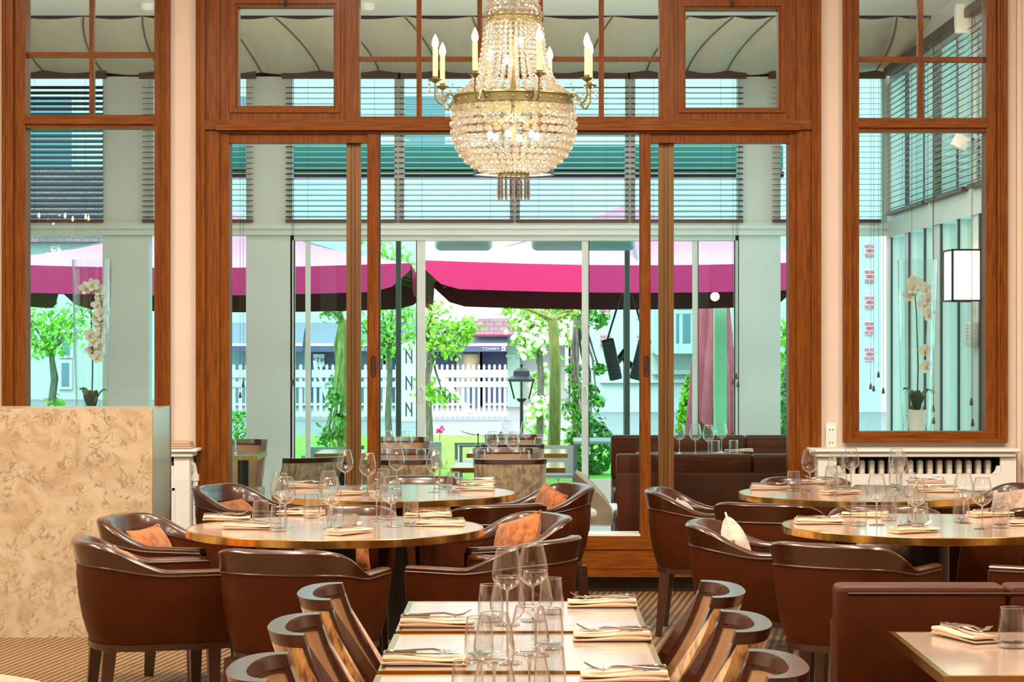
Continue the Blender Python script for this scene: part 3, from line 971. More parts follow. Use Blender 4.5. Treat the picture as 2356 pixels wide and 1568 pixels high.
# tall orchid vases on the sills behind the two side windows
def orchid(px, label, flip, low):
    Yv = 14.28
    base = Z(1004, Yv)
    r = thing('orchid_vase', label, 'orchid in vase', (X(px, Yv), Yv, base))
    H = Z(597, Yv) - base
    R1, R0 = 45 * Yv / F, 33 * Yv / F
    prof = [(0, 0.012), (R0 - 0.006, 0.012), (R0, 0.0)]
    prof = [(0.0, 0.0), (R0 * 0.96, 0.0), (R0, 0.01)] + [(R0 + (R1 - R0) * t ** 0.8, 0.01 + (H - 0.01) * t) for t in (0.25, 0.5, 0.75, 1.0)]
    prof += [(r_ - 0.005, z_) for r_, z_ in reversed(prof[3:])] + [(R0 - 0.006, 0.02), (0, 0.02)]
    MB().lathe(prof, 40).build('glass_vase', 'vase', r)
    MB().lathe([(0, 0.021), (0.048, 0.021), (0.068, 0.17), (0.066, 0.172), (0.06, 0.155), (0, 0.15)], 24, (0.0, 0, 0)).build('pot', 'pot', r)
    lf = MB()
    q = -1 if flip else 1
    for a, ln, up in ((0.3, 0.16, 0.16), (2.7, 0.15, 0.17), (4.4, 0.13, 0.12), (1.6, 0.12, 0.15)):
        rows = []
        for i in range(8):
            t = i / 7
            d = ln * t * 0.62
            wv = 0.036 * math.sin(PI * min(1, t * 0.9 + 0.1)) ** 0.7
            cz = 0.15 + up * math.sin(t * 1.9) * 0.9
            cx, cyy = d * math.cos(a) * q, d * math.sin(a)
            nx, ny = -math.sin(a), math.cos(a) * q
            rows.append([(cx + nx * wv, cyy + ny * wv, cz + 0.012), (cx, cyy, cz), (cx - nx * wv, cyy - ny * wv, cz + 0.012)])
        lf.loops(rows, True, False, False)
    lf.build('leaves', 'orchidleaf', r)
    rt = MB()
    for i in range(5):
        a = i * 1.3
        rt.tube([(0.02 * math.cos(a), 0.02 * math.sin(a), 0.15), (0.05 * math.cos(a), 0.05 * math.sin(a), 0.2), (0.065 * math.cos(a + .4), 0.06 * math.sin(a + .4), 0.13)], 0.003, 5)
    rt.build('roots', 'stem', r)
    top = H * 0.84
    s = MB().tube([(0, 0, 0.14), (0.006 * q, 0, H * 0.4), (-0.004 * q, 0.0, H * 0.7), (-0.012 * q, 0, top - 0.06), (0.01 * q, 0, top), (0.045 * q, 0, top - 0.01), (0.065 * q, 0, top - 0.1), (0.06 * q, 0, top - 0.25), (0.05 * q, 0, top - 0.45)], [0.005, 0.005, 0.004, 0.004, 0.0035, 0.003, 0.003, 0.0025, 0.002], 6)
    s.build('stem', 'stem', r)
    rr = random.Random(int(px))
    spots = [(-0.035, 0.0), (0.015, 0.02), (0.05, -0.01), (0.062, -0.07), (0.04, -0.11), (0.07, -0.17), (0.045, -0.2), (0.065, -0.26), (0.05, -0.31)]
    if low: spots += [(0.02, -0.34), (0.055, -0.38), (0.0, -0.4), (0.04, -0.44), (0.0, -0.3)]
    else: spots = spots[:6] + [(-0.03, 0.04), (-0.05, -0.05), (0.05, -0.40), (0.055, -0.50)]
    for dx, dz in spots:
        c = Vector((dx * q, -0.02 + rr.uniform(-0.03, 0.03), top + dz))
        fl = MB()
        tilt = rr.uniform(-0.4, 0.4)
        for kq in range(5):
            a = PI / 2 + kq * 2 * PI / 5 + tilt
            big = 0.034 if kq in (1, 4) else 0.028
            ring = []
            for i in range(8):
                b = 2 * PI * i / 8
                ex, ez = 0.024 + big * 0.75 * math.cos(b), big * 0.62 * math.sin(b)
                ring.append(c + Vector((ex * math.cos(a) - ez * math.sin(a), -0.006 * math.cos(b) + 0.003 * kq % 2, ex * math.sin(a) + ez * math.cos(a))))
            fl.add(ring, [tuple(range(8))])
        fl = fl.build('blossom', 'petal', r)
        MB().ico(c + Vector((0, -0.012, -0.004)), 0.009, 1, True).build('heart', 'yellow', fl)
    return r
orchid(211, 'tall clear glass vase holding a white orchid, standing behind the marble counter', False, True)
orchid(2110, 'tall clear glass vase holding a white orchid in a white pot, above the radiator cover', False, False)
k = MB()
k.box(X(60, 14.28), X(356, 14.28), 14.085, 14.5, Z(1004, 14.28) - 0.04, Z(1004, 14.28))
k.box(X(1950, 14.28), X(2300, 14.28), 14.085, 14.5, Z(1004, 14.28) - 0.04, Z(1004, 14.28))
struct('trim_2', k, 'white', 'white sills behind the side windows')
# ---------------------------------------------------------------- garden and street
struct('lawn', MB().box(-30, 30, 19.3, 38.5, GZ - 0.3, GZ), 'grass', 'bright green lawn behind the conservatory')
struct('street', MB().box(-60, 60, 38.5, 90, GZ - 0.3, GZ - 0.005), 'paving', 'pale street beyond the garden fence')
struct('terrace_paving', MB().box(-30, 30, 19.16, 23.2, GZ - 0.2, GZ + 0.006), 'paving', 'pale terrace paving at the garden doors')
o = MB()
rows = []
for i in range(13):
    t = i / 12
    rows.append([(1.2 - 2.1 * t + 3.5 * t * t + sgn * (1.3 + 1.8 * t), 36.5 + 8 * t, GZ + 0.008) for sgn in (-1, 1)])
o.loops(rows, True, False, False)
struct('path', o, 'paving', 'pale curved path leading to the white gate')

def parasol(label, cx, cyy, half, ztop, zedge, val, rz):
    r = thing('parasol', label, 'parasol', (cx, cyy, GZ), rz, 'fuchsia terrace parasols')
    zt_, ze = ztop - GZ, zedge - GZ
    c, cv = MB(), MB()
    n = 10
    for k in range(4):
        a = Matrix.Rotation(k * PI / 2, 4, 'Z')
        rows = []
        for i in range(n + 1):
            t = i / n
            zz = zt_ + (ze - zt_) * t - 0.10 * math.sin(PI * t)
            h = half * t
            rows.append([a @ Vector((-h + 2 * h * q / 8, -h, zz - 0.05 * t * math.sin(PI * q / 8))) for q in range(9)])
        c.loops(rows, True, False, False)
        lo = [a @ Vector((p.x if False else 0, 0, 0)) for p in []]
        top = [(-half + 2 * half * q / 24) for q in range(25)]
        up, dn, up2, dn2 = [], [], [], []
        for q, x in enumerate(top):
            u = q / 24
            e = min(u, 1 - u)
            drop = val * min(1.0, 0.25 + 14 * e) if e < 0.06 else val
            sag = 0.05 * math.sin(PI * u)
            xi = x * (1 - 0.02 / half)
            up.append(a @ Vector((x, -half, ze - sag)))
            dn.append(a @ Vector((x, -half - 0.01, ze - sag - drop)))
        cv.loops([up, dn], True, False, False)
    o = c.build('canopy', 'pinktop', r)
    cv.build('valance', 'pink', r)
    ln_ = MB()  # darkened copy of canopy and valance, imitating the shade underneath
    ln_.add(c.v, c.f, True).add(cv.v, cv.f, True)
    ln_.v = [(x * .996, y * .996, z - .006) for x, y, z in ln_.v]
    ln_.build('shading', 'shading', r)
    r.rotation_euler[0] = -0.026
    ribs = MB()
    for k in range(8):
        a = k * PI / 4 + PI / 4
        ln = half * (1.38 if k % 2 == 0 else 0.98)
        ribs.tube([(0.03 * math.cos(a), 0.03 * math.sin(a), zt_ - 0.12), (ln * 0.97 * math.cos(a), ln * 0.97 * math.sin(a), ze - 0.06)], 0.016, 5)
        ribs.tube([(0.05 * math.cos(a), 0.05 * math.sin(a), ze - 0.18), (ln * 0.5 * math.cos(a), ln * 0.5 * math.sin(a), (zt_ + ze) / 2 - 0.1)], 0.013, 5)
    ribs.build('ribs', 'greyfurn', r)
    MB().tube([(0, 0, 0.05), (0, 0, zt_ - 0.02)], 0.035, 12).build('pole', 'greyfurn', r)
    MB().rbox(-0.4, 0.4, -0.4, 0.4, 0, 0.07, 0.02).build('base', 'black', r)
    MB().lathe([(0, 0), (0.07, 0), (0.07, 0.12), (0, 0.12)], 12, (0, 0, ze - 0.22)).build('hub', 'steel_dark', r)
    return r
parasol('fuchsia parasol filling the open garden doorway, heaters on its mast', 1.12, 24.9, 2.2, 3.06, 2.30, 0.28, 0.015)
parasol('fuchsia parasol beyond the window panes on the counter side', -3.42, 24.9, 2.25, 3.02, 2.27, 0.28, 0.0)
# patio heaters hung on the mast of the first parasol
def heater(label, x, tilt):
    k = thing('patio_heater', label, 'heater', (x, 24.6, 1.34), 0, 'heaters on the parasol mast')
    m = Matrix.Rotation(tilt, 4, 'Y')
    h = MB().rbox(-0.07, 0.07, -0.06, 0.06, -0.24, 0.22, 0.02)
    for i in range(9):
        h.box(-0.06, 0.06, -0.068, -0.058, -0.2 + i * 0.046, -0.18 + i * 0.046)
    h.xform(m).build('housing', 'black', k)
    MB().tube([m @ Vector((0, 0.05, -0.1 if tilt < 0 else -.14)), Vector((1.1 - x, 0.25, 0.08 if tilt < 0 else -.02))], 0.035, 8).build('arm', 'black', k)
    MB().tube([m @ Vector((0.0, 0, 0.21)), (0.12 if x < 1.1 else -0.1, 0.0, 0.75), (0.13 if x < 1.1 else -0.1, 0.2, 1.1)], 0.012, 5).build('cable', 'black', k)
heater('black infrared heater on the parasol mast, tilted towards the gate', 0.94, -0.22)
heater('black infrared heater on the parasol mast, partly behind the wooden door stile', 1.26, 0.25)

k = thing('closed_parasol', 'closed dusky red parasol hanging in folds beside the pale green post', 'parasol', (X(1640, 29), 29, GZ))
rows = []
for i in range(22):
    t = i / 21
    z = 2.85 - 1.78 * t * 1.25
    rad = 0.13 + 0.14 * t + (0.03 if t > .6 else 0)
    rows.append([((rad * (1 + 0.28 * math.sin(7 * a + 3 * t)) * math.cos(a)), rad * (1 + 0.28 * math.sin(7 * a + 3 * t)) * math.sin(a), max(0.05, z - 0.25 * abs(math.sin(1.5 * a)) * t)) for a in [2 * PI * q / 48 for q in range(48)]])
MB().loops(rows).build('folded_canopy', 'pinkdull', k)
MB().tube([(0, 0, 0), (0, 0, 2.9)], 0.04, 8).build('pole', 'greyfurn', k)
k = thing('timber_post', 'pale green timber post in front of the closed parasol', 'post', (X(1657, 27.5), 27.5, GZ))
MB().box(-0.075, 0.075, -0.075, 0.075, 0, 2.75).build('post', 'mint', k)

# terrace awning on two dark posts
k = thing('terrace_awning', 'rolled teal awning on two dark posts just outside the blinds', 'awning', (0, 20.35, GZ))
s = 20.35
def zz(py): return Z(py, s) - GZ
MB().rbox(X(480, s), X(1800, s), -0.10, 0.10, zz(395), zz(333), 0.03).build('fabric_roll', 'teal', k)
MB().box(X(480, s), X(1800, s), -0.12, 0.06, zz(409), zz(396)).build('front_bar', 'steel_dark', k)
MB().box(X(480, s), X(1800, s), -0.122, -0.118, zz(399), zz(396)).build('brass_edge', 'gold', k)
for px in (917, 1443):
    MB().rbox(X(px - 6, s), X(px + 6, s), -0.03, 0.03, 0, zz(396), 0.006).build('post', 'postmetal', k)
# heaters under the garden wall head
for a, b, lab in ((1000, 1133, 'pale round-ended heater above the open doorway, over the gate'), (1222, 1462, 'pale round-ended heater above the open doorway, at the parasol top')):
    k = thing('strip_heater', lab, 'heater', (X((a + b) / 2, 19.6), 19.6, Z(554, 19.6)), 0, 'strip heaters above the garden doors')
    ln = (b - a) * 19.6 / F / 2
    MB().rbox(-ln, ln, -0.06, 0.06, -0.085, 0.085, 0.055, 4).build('housing', 'heater', k)
    MB().tube([(-ln * .6, 0, 0.05), (-ln * .6, -0.45, 0.1)], 0.012, 6).tube([(ln * .6, 0, 0.05), (ln * .6, -0.45, 0.1)], 0.012, 6).build('bracket', 'greyplastic', k)
    MB().box(-ln * .8, ln * .8, -0.066, -0.058, 0.025, 0.035).build('slot', 'gasket', k)

k = thing('reflected_glow', 'round warm globe added for a reflected glow under the fuchsia parasol beside the pier', 'lamp', (X(1645, 24.6), 24.6, Z(682, 24.6)))  # lit globe added in place of a spotlight's reflection
MB().ico((0, 0, 0), .05, 2, True).build('globe', 'bulb', k)
MB().tube([(0, 0, .05), (0, 0, .38)], .006, 5).build('cord', 'black', k)
# picket fence and gate
YF = 45.0
def pickets(mb, x0, x1, n, z0, z1):
    for i in range(n):
        cx = x0 + (x1 - x0) * (i + 0.5) / n
        w_ = (x1 - x0) / n * 0.26
        mb.prismy([(cx - w_, z0), (cx + w_, z0), (cx + w_, z1 - 0.12), (cx + w_ * .7, z1 - 0.1), (cx + w_, z1 - 0.05), (cx + w_ * .6, z1), (cx - w_ * .6, z1), (cx - w_, z1 - 0.05), (cx - w_ * .7, z1 - 0.1), (cx - w_, z1 - 0.12)], -0.02, 0.02)
def fence(name, label, cat, px0, px1, n, brace):
    a, b = X(px0, YF), X(px1, YF)
    k = thing(name, label, cat, ((a + b) / 2, YF, GZ))
    h = (b - a) / 2
    m = MB()
    pickets(m, -h, h, n, 0.06, Z(838, YF) - GZ)
    m.build('pickets', 'picket', k)
    m = MB()
    m.box(-h, h, -0.05, -0.02, Z(868, YF) - GZ, Z(850, YF) - GZ)
    m.box(-h, h, -0.05, -0.02, Z(890, YF) - GZ, Z(877, YF) - GZ)
    m.box(-h, h, -0.05, -0.02, Z(958, YF) - GZ, Z(946, YF) - GZ)
    m.build('rails', 'picket', k)
    if brace:
        m = MB()
        q = brace
        m.prismy([(-q * h * .95, Z(848, YF) - GZ + .16), (-q * h * .8, Z(848, YF) - GZ + .16), (q * h * .2, Z(950, YF) - GZ), (q * h * .02, Z(950, YF) - GZ)], -0.07, -0.05)
        m.build('diagonal_brace', 'picket', k)
    return k
fence('picket_fence', 'white picket fence panel between the pier and the mossy tree', 'fence', 530, 715, 12, 0)
fence('picket_gate', 'white picket gate behind the mossy trunk, diagonal brace below', 'gate', 718, 800, 6, 1)
fence('picket_fence', 'white picket fence panel seen past the wooden door stile', 'fence', 805, 920, 8, 0)
fence('picket_gate', 'white picket gate in the open doorway with a long diagonal brace', 'gate', 975, 1168, 16, 1)
k = thing('gate_post', 'white gate post carrying three black hinges', 'post', (X(942, YF), YF - 0.1, GZ))
MB().box(-0.17, 0.17, -0.1, 0.1, 0, Z(775, YF) - GZ).lathe([(0.17, 0), (0.12, 0.1), (0, 0.16)], 4, (0, 0, Z(775, YF) - GZ), False, PI / 4).build('post', 'picket', k)
for py in (819, 880, 940):
    zc = Z(py, YF) - GZ
    m = MB()
    for dx in (-0.055, 0.055):
        m.box(dx - 0.012, dx + 0.012, -0.115, -0.1, zc - 0.14, zc + 0.14)
    m.prismy([(-0.055, zc + 0.1), (-0.03, zc + 0.1), (0.055, zc - 0.06), (0.03, zc - 0.06)], -0.113, -0.102)
    m.build('hinge', 'black', k)

# garden lantern
k = thing('garden_lantern', 'black six-sided garden lantern on a post in front of the white gate', 'lantern', (X(1200, 28), 28, GZ))
s = 28.0
def lz(py): return Z(py, s) - GZ
R = X(1235, s) - X(1200, s)
MB().lathe([(0.03, 0), (0.09, 0), (0.09, 0.04), (0.03, 0.1), (0.022, 0.4), (0.022, lz(925)), (0.05, lz(922)), (0.07, lz(916)), (0, lz(914))], 12).build('post', 'black', k)
m = MB()
for i in range(6):
    a = PI / 6 + i * PI / 3
    m.tube([(R * .55 * math.cos(a), R * .55 * math.sin(a), lz(917)), (R * .88 * math.cos(a), R * .88 * math.sin(a), lz(876))], 0.011, 5)
m.lathe([(R * 1.02, lz(877)), (R * 1.02, lz(871)), (R * .8, lz(866)), (R * .62, lz(862)), (R * .6, lz(853)), (R * .3, lz(846)), (0.0, lz(843))], 6, (0, 0, 0), False, PI / 6)
m.lathe([(0.012, lz(844)), (0.02, lz(838)), (0, lz(835))], 8)
m.build('lantern_frame', 'black', k)
MB().lathe([(R * .53, lz(917)), (R * .86, lz(877))], 6, (0, 0, 0), False, PI / 6).build('glass_panes', 'vase', k)

# houses
def house(label, x0, x1, Y, zt_, depth=6):
    k = thing('house', label, 'house', ((x0 + x1) / 2, Y, GZ))
    h = (x1 - x0) / 2
    MB().box(-h, h, 0, depth, 0, zt_).build('wall', 'housewhite', k)
    return k
def win(k, x0, x1, z0, z1, y=-0.02, mat='greyblue', arch=False):
    f = MB().box(x0 - .08, x1 + .08, y - 0.05, y + 0.05, z0 - .08, z1 + .08)
    f = f.build('window_frame', 'picket', k)
    if arch:
        pts = [(x0, z0), (x1, z0)] + [((x0 + x1) / 2 + (x1 - x0) / 2 * math.cos(a), z1 - (x1 - x0) / 2 + (x1 - x0) / 2 * math.sin(a)) for a in [PI * i / 8 for i in range(9)]]
        g_ = MB().prismy(pts, y - 0.07, y - 0.05)
    else:
        g_ = MB().box(x0, x1, y - 0.07, y - 0.05, z0, z1)
    g_.build('pane', mat, f)
Y1 = 60.0
k = house('white rendered house with arched window behind the orchid on the counter side', X(-420, Y1), X(400, Y1), Y1, 4.2)
o = k.location
def hx(px): return X(px, Y1) - o.x
def hz(py): return Z(py, Y1) - GZ
win(k, hx(143), hx(162), hz(816), hz(786), arch=True)
win(k, hx(143), hx(160), hz(888), hz(834))
MB().prismy([(hx(-440), 4.2), (hx(420), 4.2), (hx(300), 6.2), (hx(-320), 6.2)], -0.4, 6.3).build('roof', 'rooftile', k)
Y2 = 54.0
k = house('shop front with grey awning and mauve tiled roof behind the gate', X(520, Y2), X(1300, Y2), Y2, 3.6)
o = k.location
def hx(px): return X(px, Y2) - o.x
def hz(py): return Z(py, Y2) - GZ
def hook(px): return X(px, Y2) - o.x
for a, b, mat in ((530, 610, 'greyblue'), (622, 700, 'greyblue'), (716, 790, 'shopblue'), (800, 880, 'greyblue'), (890, 960, 'shopblue'), (1000, 1050, 'shopblue'), (1066, 1103, 'greyblue'), (1112, 1165, 'shopblue')):
    win(k, hx(a), hx(b), hz(925), hz(806), mat=mat)
for a, b in ((530, 705), (715, 880), (890, 975), (985, 1168)):
    m = MB()
    pts = [(0, hz(742)), (-0.55, hz(762)), (-0.9, hz(792)), (-0.95, hz(796)), (-0.9, hz(796)), (0, hz(755))]
    m.loops([[(hx(a), y, z) for y, z in pts], [(hx(b), y, z) for y, z in pts]], False)
    aw = m.build('awning', 'greyawn', k)
    MB().box(hx(a), hx(b), -0.97, -0.93, hz(795), hz(789)).build('white_stripe', 'sign', aw)
    MB().box(hx(a), hx(b), -0.96, -0.94, hz(808), hz(795)).build('valance', 'navy', aw)
m = MB().box(hx(1168), hx(1196), -0.25, 0.1, 0, hz(816)).box(hx(1164), hx(1200), -0.3, 0.1, hz(822), hz(814))
m.prismy([(hx(1168), hz(816)), (hx(1196), hz(816)), (hx(1196), hz(770)), (hx(1155), hz(770)), (hx(1164), hz(790))], -0.25, 0.1)
m.build('pilaster', 'mint', k)
rows = [[(hx(1085), -1.0, hz(768)), (hx(1300), -1.0, hz(766)), (hx(1310), -1.0, hz(763))], [(hx(1118), 1.2, hz(690)), (hx(1300), 1.2, hz(688)), (hx(1310), 1.2, hz(688))]]
m = MB().loops(rows, False, False, False)
o2 = m.build('roof', 'rooftile', k)
md = o2.modifiers.new('thickness', 'SOLIDIFY')
md.thickness = 0.08
MB().box(hx(1085), hx(1300), -1.03, -0.98, hz(771), hz(767)).build('eaves_board', 'pinkdull', k)
def words(txt, size, mat, parent, loc, mirror=False, name='lettering', depth=0.01):
    cu = bpy.data.curves.new('lettering', 'FONT')
    cu.body, cu.size, cu.extrude, cu.align_x, cu.space_character = txt, size, depth, 'CENTER', 1.25
    t = bpy.data.objects.new('lettering_curve', cu)
    COL.objects.link(t)
    dg = bpy.context.evaluated_depsgraph_get()
    me = bpy.data.meshes.new_from_object(t.evaluated_get(dg))
    bpy.data.objects.remove(t)
    me.transform(Matrix.Rotation(PI / 2, 4, 'X') @ Matrix.Scale(-1 if mirror else 1, 4, (1, 0, 0)))
    me.materials.clear()
    me.materials.append(M[mat])
    w_ = bpy.data.objects.new(name, me)
    COL.objects.link(w_)
    w_.parent, w_.location = parent, loc
    return w_
words('TOMMY', 0.10, 'sign', k, (hx(1131), -0.975, hz(805)))
MB().box(hx(1155), hx(1164), -0.976, -0.965, hz(806), hz(796.5)).build('emblem', 'sign', k)
MB().box(hx(1156), hx(1161), -0.98, -0.97, hz(803), hz(800)).build('emblem_bar', 'navy', k)
words('TOMMY', 0.10, 'sign', k, (hx(860), -0.975, hz(806)))
k2 = MB().box(hx(722), hx(748), -0.16, -0.13, hz(843), hz(814)).build('window_notice', 'sign', k)
words('NTS', 0.15, 'navy', k, (hx(735), -0.175, hz(832)), True, 'notice_lettering')
# mannequin in the shop window
mq = thing('shop_mannequin', 'mannequin in a tan jacket standing in the shop window', 'mannequin', (X(1083, Y2 - 0.5), Y2 - 0.5, GZ))
MB().lathe([(0, .62), (0.12, .62), (0.19, 0.75), (0.17, 1.0), (0.22, 1.15), (0.20, 1.27), (0.07, 1.33), (0, 1.35)], 14).build('jacket', 'shopwarm', mq)
MB().ico((0, 0, 1.46), 0.11, 2, True, 1.2).build('head', 'shopwarm', mq)
MB().tube([(-0.08, 0, 0.64), (-0.09, 0, 0.0)], 0.07, 8).tube([(0.08, 0, 0.64), (0.09, 0, 0.0)], 0.07, 8).build('trousers', 'greyblue', mq)
Y3 = 50.0
k = house('white house with pink brick panels and pale green balcony beside the heaters', X(1320, Y3), X(2800, Y3), Y3, 9.0)
o = k.location
def hx(px): return X(px, Y3) - o.x
def hz(py): return Z(py, Y3) - GZ
for a, b in ((1381, 1404), (1466, 1490)):
    for y0, y1 in ((704, 733), (768, 800), (640, 668)):
        MB().box(hx(a), hx(b), -0.04, 0, hz(y1), hz(y0)).build('brick_panel', 'brick', k)
for a in (2000, 2060, 1990, 2110):
    for i in range(5):
        MB().box(hx(a), hx(a + 9), -0.04, 0, hz(560 + i * 60 + 30), hz(560 + i * 60)).build('brick_panel', 'brick', k)
b = MB()
b.box(hx(1500), hx(1800), -0.9, -0.8, hz(722), hz(714)).box(hx(1500), hx(1800), -0.9, -0.8, hz(802), hz(790))
for i in range(11):
    px = 1505 + i * 26
    b.box(hx(px), hx(px + 7), -0.88, -0.82, hz(800), hz(718))
b.box(hx(1503), hx(1514), -0.92, -0.78, hz(815), hz(700))
b.box(hx(1500), hx(1800), -0.9, 0, hz(812), hz(802))
b.build('balcony', 'mint', k)
MB().box(hx(1500), hx(1900), -0.25, 0, hz(860), hz(850)).box(hx(1380), hx(1900), -0.12, 0, hz(880), hz(872)).build('cornice', 'housewhite', k)
win(k, hx(1555), hx(1590), hz(790), hz(706))
win(k, hx(1380), hx(1420), hz(620), hz(560))
k = house('tall white house row far behind the blinds', -26, 30, 72, 13, 4)
for i in range(9):
    win(k, -24 + i * 6, -22.6 + i * 6, 7.0, 9.4)
    win(k, -24 + i * 6, -22.6 + i * 6, 10.2, 12.2)

# trees and shrubs
def tree(label, px, Y, ybase, yfork, crown, leaves, seed, bark='bark', lm='leaf', blossom=0, group='young trees in the garden'):
    """crown: list of (px, py, spread in m) clusters reached by branches"""
    rr = random.Random(seed)
    rad = .075 if bark == 'moss' else .05
    b = W(px, yfork, Y)
    k = thing('garden_tree', label, 'tree', (b.x, Y, GZ), 0, group)
    base = Vector((0, 0, 0))
    fork = Vector((0, 0, b.z - GZ))
    t = MB().tube([base, fork * 0.35 + Vector((rr.uniform(-.04, .04), 0, 0)), fork * 0.7 + Vector((rr.uniform(-.05, .05), 0, 0)), fork], [rad * 1.15, rad, rad * 0.9, rad * 0.8], 8)
    t.build('trunk', bark, k)
    br, lv, bl = MB(), MB(), MB()
    for cx, cyy, sp in crown:
        c = W(cx, cyy, Y) - Vector((b.x, Y, GZ)) + Vector((0, rr.uniform(-.5, .5), 0))
        mid = fork.lerp(c, 0.5) + Vector((rr.uniform(-.08, .08), rr.uniform(-.1, .1), rr.uniform(-.02, .10)))
        br.tube([fork, mid, c], [rad * .5, rad * .34, rad * .13], 6)
        for i in range(4):
            e = c + Vector((rr.uniform(-1, 1), rr.uniform(-1, 1), rr.uniform(-.6, .8))) * sp
            br.tube([mid.lerp(c, rr.uniform(.4, 1)), e], [rad * .14, rad * .06], 4)
        for i in range(leaves):
            p = c + Vector((rr.gauss(0, .42), rr.gauss(0, .42), rr.gauss(0, .36))) * sp
            if blossom and rr.random() < blossom:
                bl.ico(p, rr.uniform(.035, .06), 1, True)
            else:
                lv.leafquad(p, rr.uniform(.035, .065), rr)
    br.build('branches', bark, k)
    lv.build('leaves', lm, k)
    if bl.v:
        bl.build('blossoms', 'blossom', k)
    return k
tree('leafy young tree behind the orchid on the counter side', 118, 33, 940, 805, [(90, 760, .35), (115, 730, .4), (150, 745, .4), (170, 770, .3), (85, 800, .25), (120, 795, .25), (60, 740, .3), (185, 725, .3), (125, 935, .2)], 90, 1)
tree('mossy trunk with ivy shoots just behind the wooden door stile', 787, 30, 1000, 735, [(760, 705, .25), (800, 700, .3), (775, 915, .16), (765, 1000, .22), (790, 960, .15), (770, 880, .12), (800, 860, .1), (755, 1010, .15)], 70, 2, 'moss', 'leafdark')
tree('leafy young tree between the wooden stile and the dark post', 896, 34, 960, 805, [(865, 740, .35), (900, 760, .35), (935, 735, .35), (850, 765, .3), (915, 715, .3), (890, 800, .25), (945, 770, .3), (925, 600, .4), (870, 580, .4)], 80, 3)
tree('leafy young tree in front of the grey shop awning', 990, 33, 990, 800, [(980, 740, .35), (1010, 765, .35), (1050, 760, .3), (1075, 750, .25), (1000, 790, .25), (1040, 800, .22), (1000, 715, .35), (1065, 775, .22), (985, 900, .2), (1020, 915, .2)], 85, 4)
tree('white blossoming tree with ivy on its trunk beside the lantern', 1241, 32, 1000, 800, [(1208, 752, .3), (1232, 745, .35), (1260, 760, .35), (1212, 788, .22), (1285, 745, .35), (1240, 785, .3), (1190, 735, .18), (1310, 770, .25), (1225, 800, .25), (1245, 870, .2), (1240, 930, .22), (1240, 980, .2)], 85, 5, 'bark', 'leaf', .35)
tree('thick mossy tree with spreading bare branches in front of the blossoms', 1272, 28, 1000, 735, [(1165, 705, .2), (1215, 715, .2), (1300, 715, .25), (1345, 725, .25), (1250, 722, .2)], 35, 6, 'moss')
tree('grey tree wrapped in ivy next to the open door leaf', 1327, 30.0, 1020, 725, [(1300, 705, .12), (1350, 712, .14), (1380, 735, .14), (1322, 850, .14), (1330, 890, .18), (1318, 940, .18), (1338, 960, .2), (1355, 900, .16), (1325, 1000, .22), (1362, 980, .18), (1380, 850, .1), (1372, 920, .12)], 75, 7, 'bark', 'leafdark')
tree('dense leafy tree beyond the corner pane next to the wooden jamb', 1806, 30, 1000, 900, [(1800, 800, .3), (1812, 850, .3), (1800, 900, .3), (1815, 760, .25), (1805, 950, .25)], 110, 8)
tree('tall pale green tree outside the glazed side wall', 2390, 27, 1000, 700, [(2300, 250, .9), (2360, 330, .9), (2330, 420, .9), (2420, 500, .9), (2280, 620, .7), (2380, 680, .8), (2260, 750, .6), (2300, 850, .6)], 130, 9, group='trees outside the side wall')

def shrub(label, px, Y, pyt, rad, seed, potted=False, cone=True, lm='leaf', n=700, name='shrub', cat='shrub'):
    rr = random.Random(seed)
    k = thing(name, label, cat, (X(px, Y), Y, GZ))
    h = Z(pyt, Y) - GZ
    z0 = 0.0
    if potted:
        z0 = 0.42
        MB().lathe([(0, 0), (0.13, 0), (0.19, 0.42), (0.17, 0.42), (0.16, 0.38), (0, 0.38)], 4, (0, 0, 0), False, PI / 4).build('planter', 'potgrey', k)
    m = MB()
    for i in range(n):
        t = rr.random() ** 1.3
        r_ = rad * ((1 - t) ** 0.6 if cone else math.sqrt(max(0.05, 1 - (2 * t - 1) ** 2))) * rr.uniform(.75, 1)
        a = rr.uniform(0, 2 * PI)
        m.leafquad((r_ * math.cos(a), r_ * math.sin(a), z0 + (h - z0) * t), rr.uniform(.03, .06), rr)
    m.build('foliage', lm, k)
    MB().tube([(0, 0, 0.02), (0, 0, max(.1, h * .8))], 0.02, 6).build('stem', 'bark', k)
    return k
shrub('clipped cone topiary in a slate planter before the green balcony house', 1584, 30, 868, .17, 11, True)
shrub('round clipped bush on the lawn beside the glass pier', 545, 32, 948, .5, 12, False, False, 'leafdark', 900)
shrub('tall loose shrub in a planter beside the closed parasol', 1700, 31, 850, .3, 13, True, False, 'leaf', 500)
shrub('potted shrub half hidden by the wooden jamb', 1812, 28, 880, .28, 14, True, False, 'leafdark', 500)
shrub('leafy bush at the foot of the ivy tree', 1362, 27.7, 975, .3, 15, False, False, 'leafdark', 700)
def flower(label, px, py, Y):
    k = thing('geranium', label, 'flower', (X(px, Y), Y, GZ))
    h = Z(py, Y) - GZ
    m = MB()
    rr = random.Random(int(px))
    for i in range(14):
        m.ico((rr.gauss(0, .035), rr.gauss(0, .035), h + rr.gauss(0, .025)), .022, 1, True)
    m.build('flower_head', 'pink_flower', k)
    MB().tube([(0, 0, 0), (0.01, 0, h)], 0.008, 5).build('stem', 'leafdark', k)
flower('single pink geranium at the lawn edge near the gate', 1011, 989, 34)
flower('pink geranium seen below the second wooden table edge', 1284, 1052, 24)
k = thing('garden_uplight', 'small grey box light standing on the lawn', 'garden light', (X(1000, 29), 29, GZ))
MB().rbox(-0.09, 0.09, -0.06, 0.06, 0, 0.34, 0.015).build('case', 'potgrey', k)

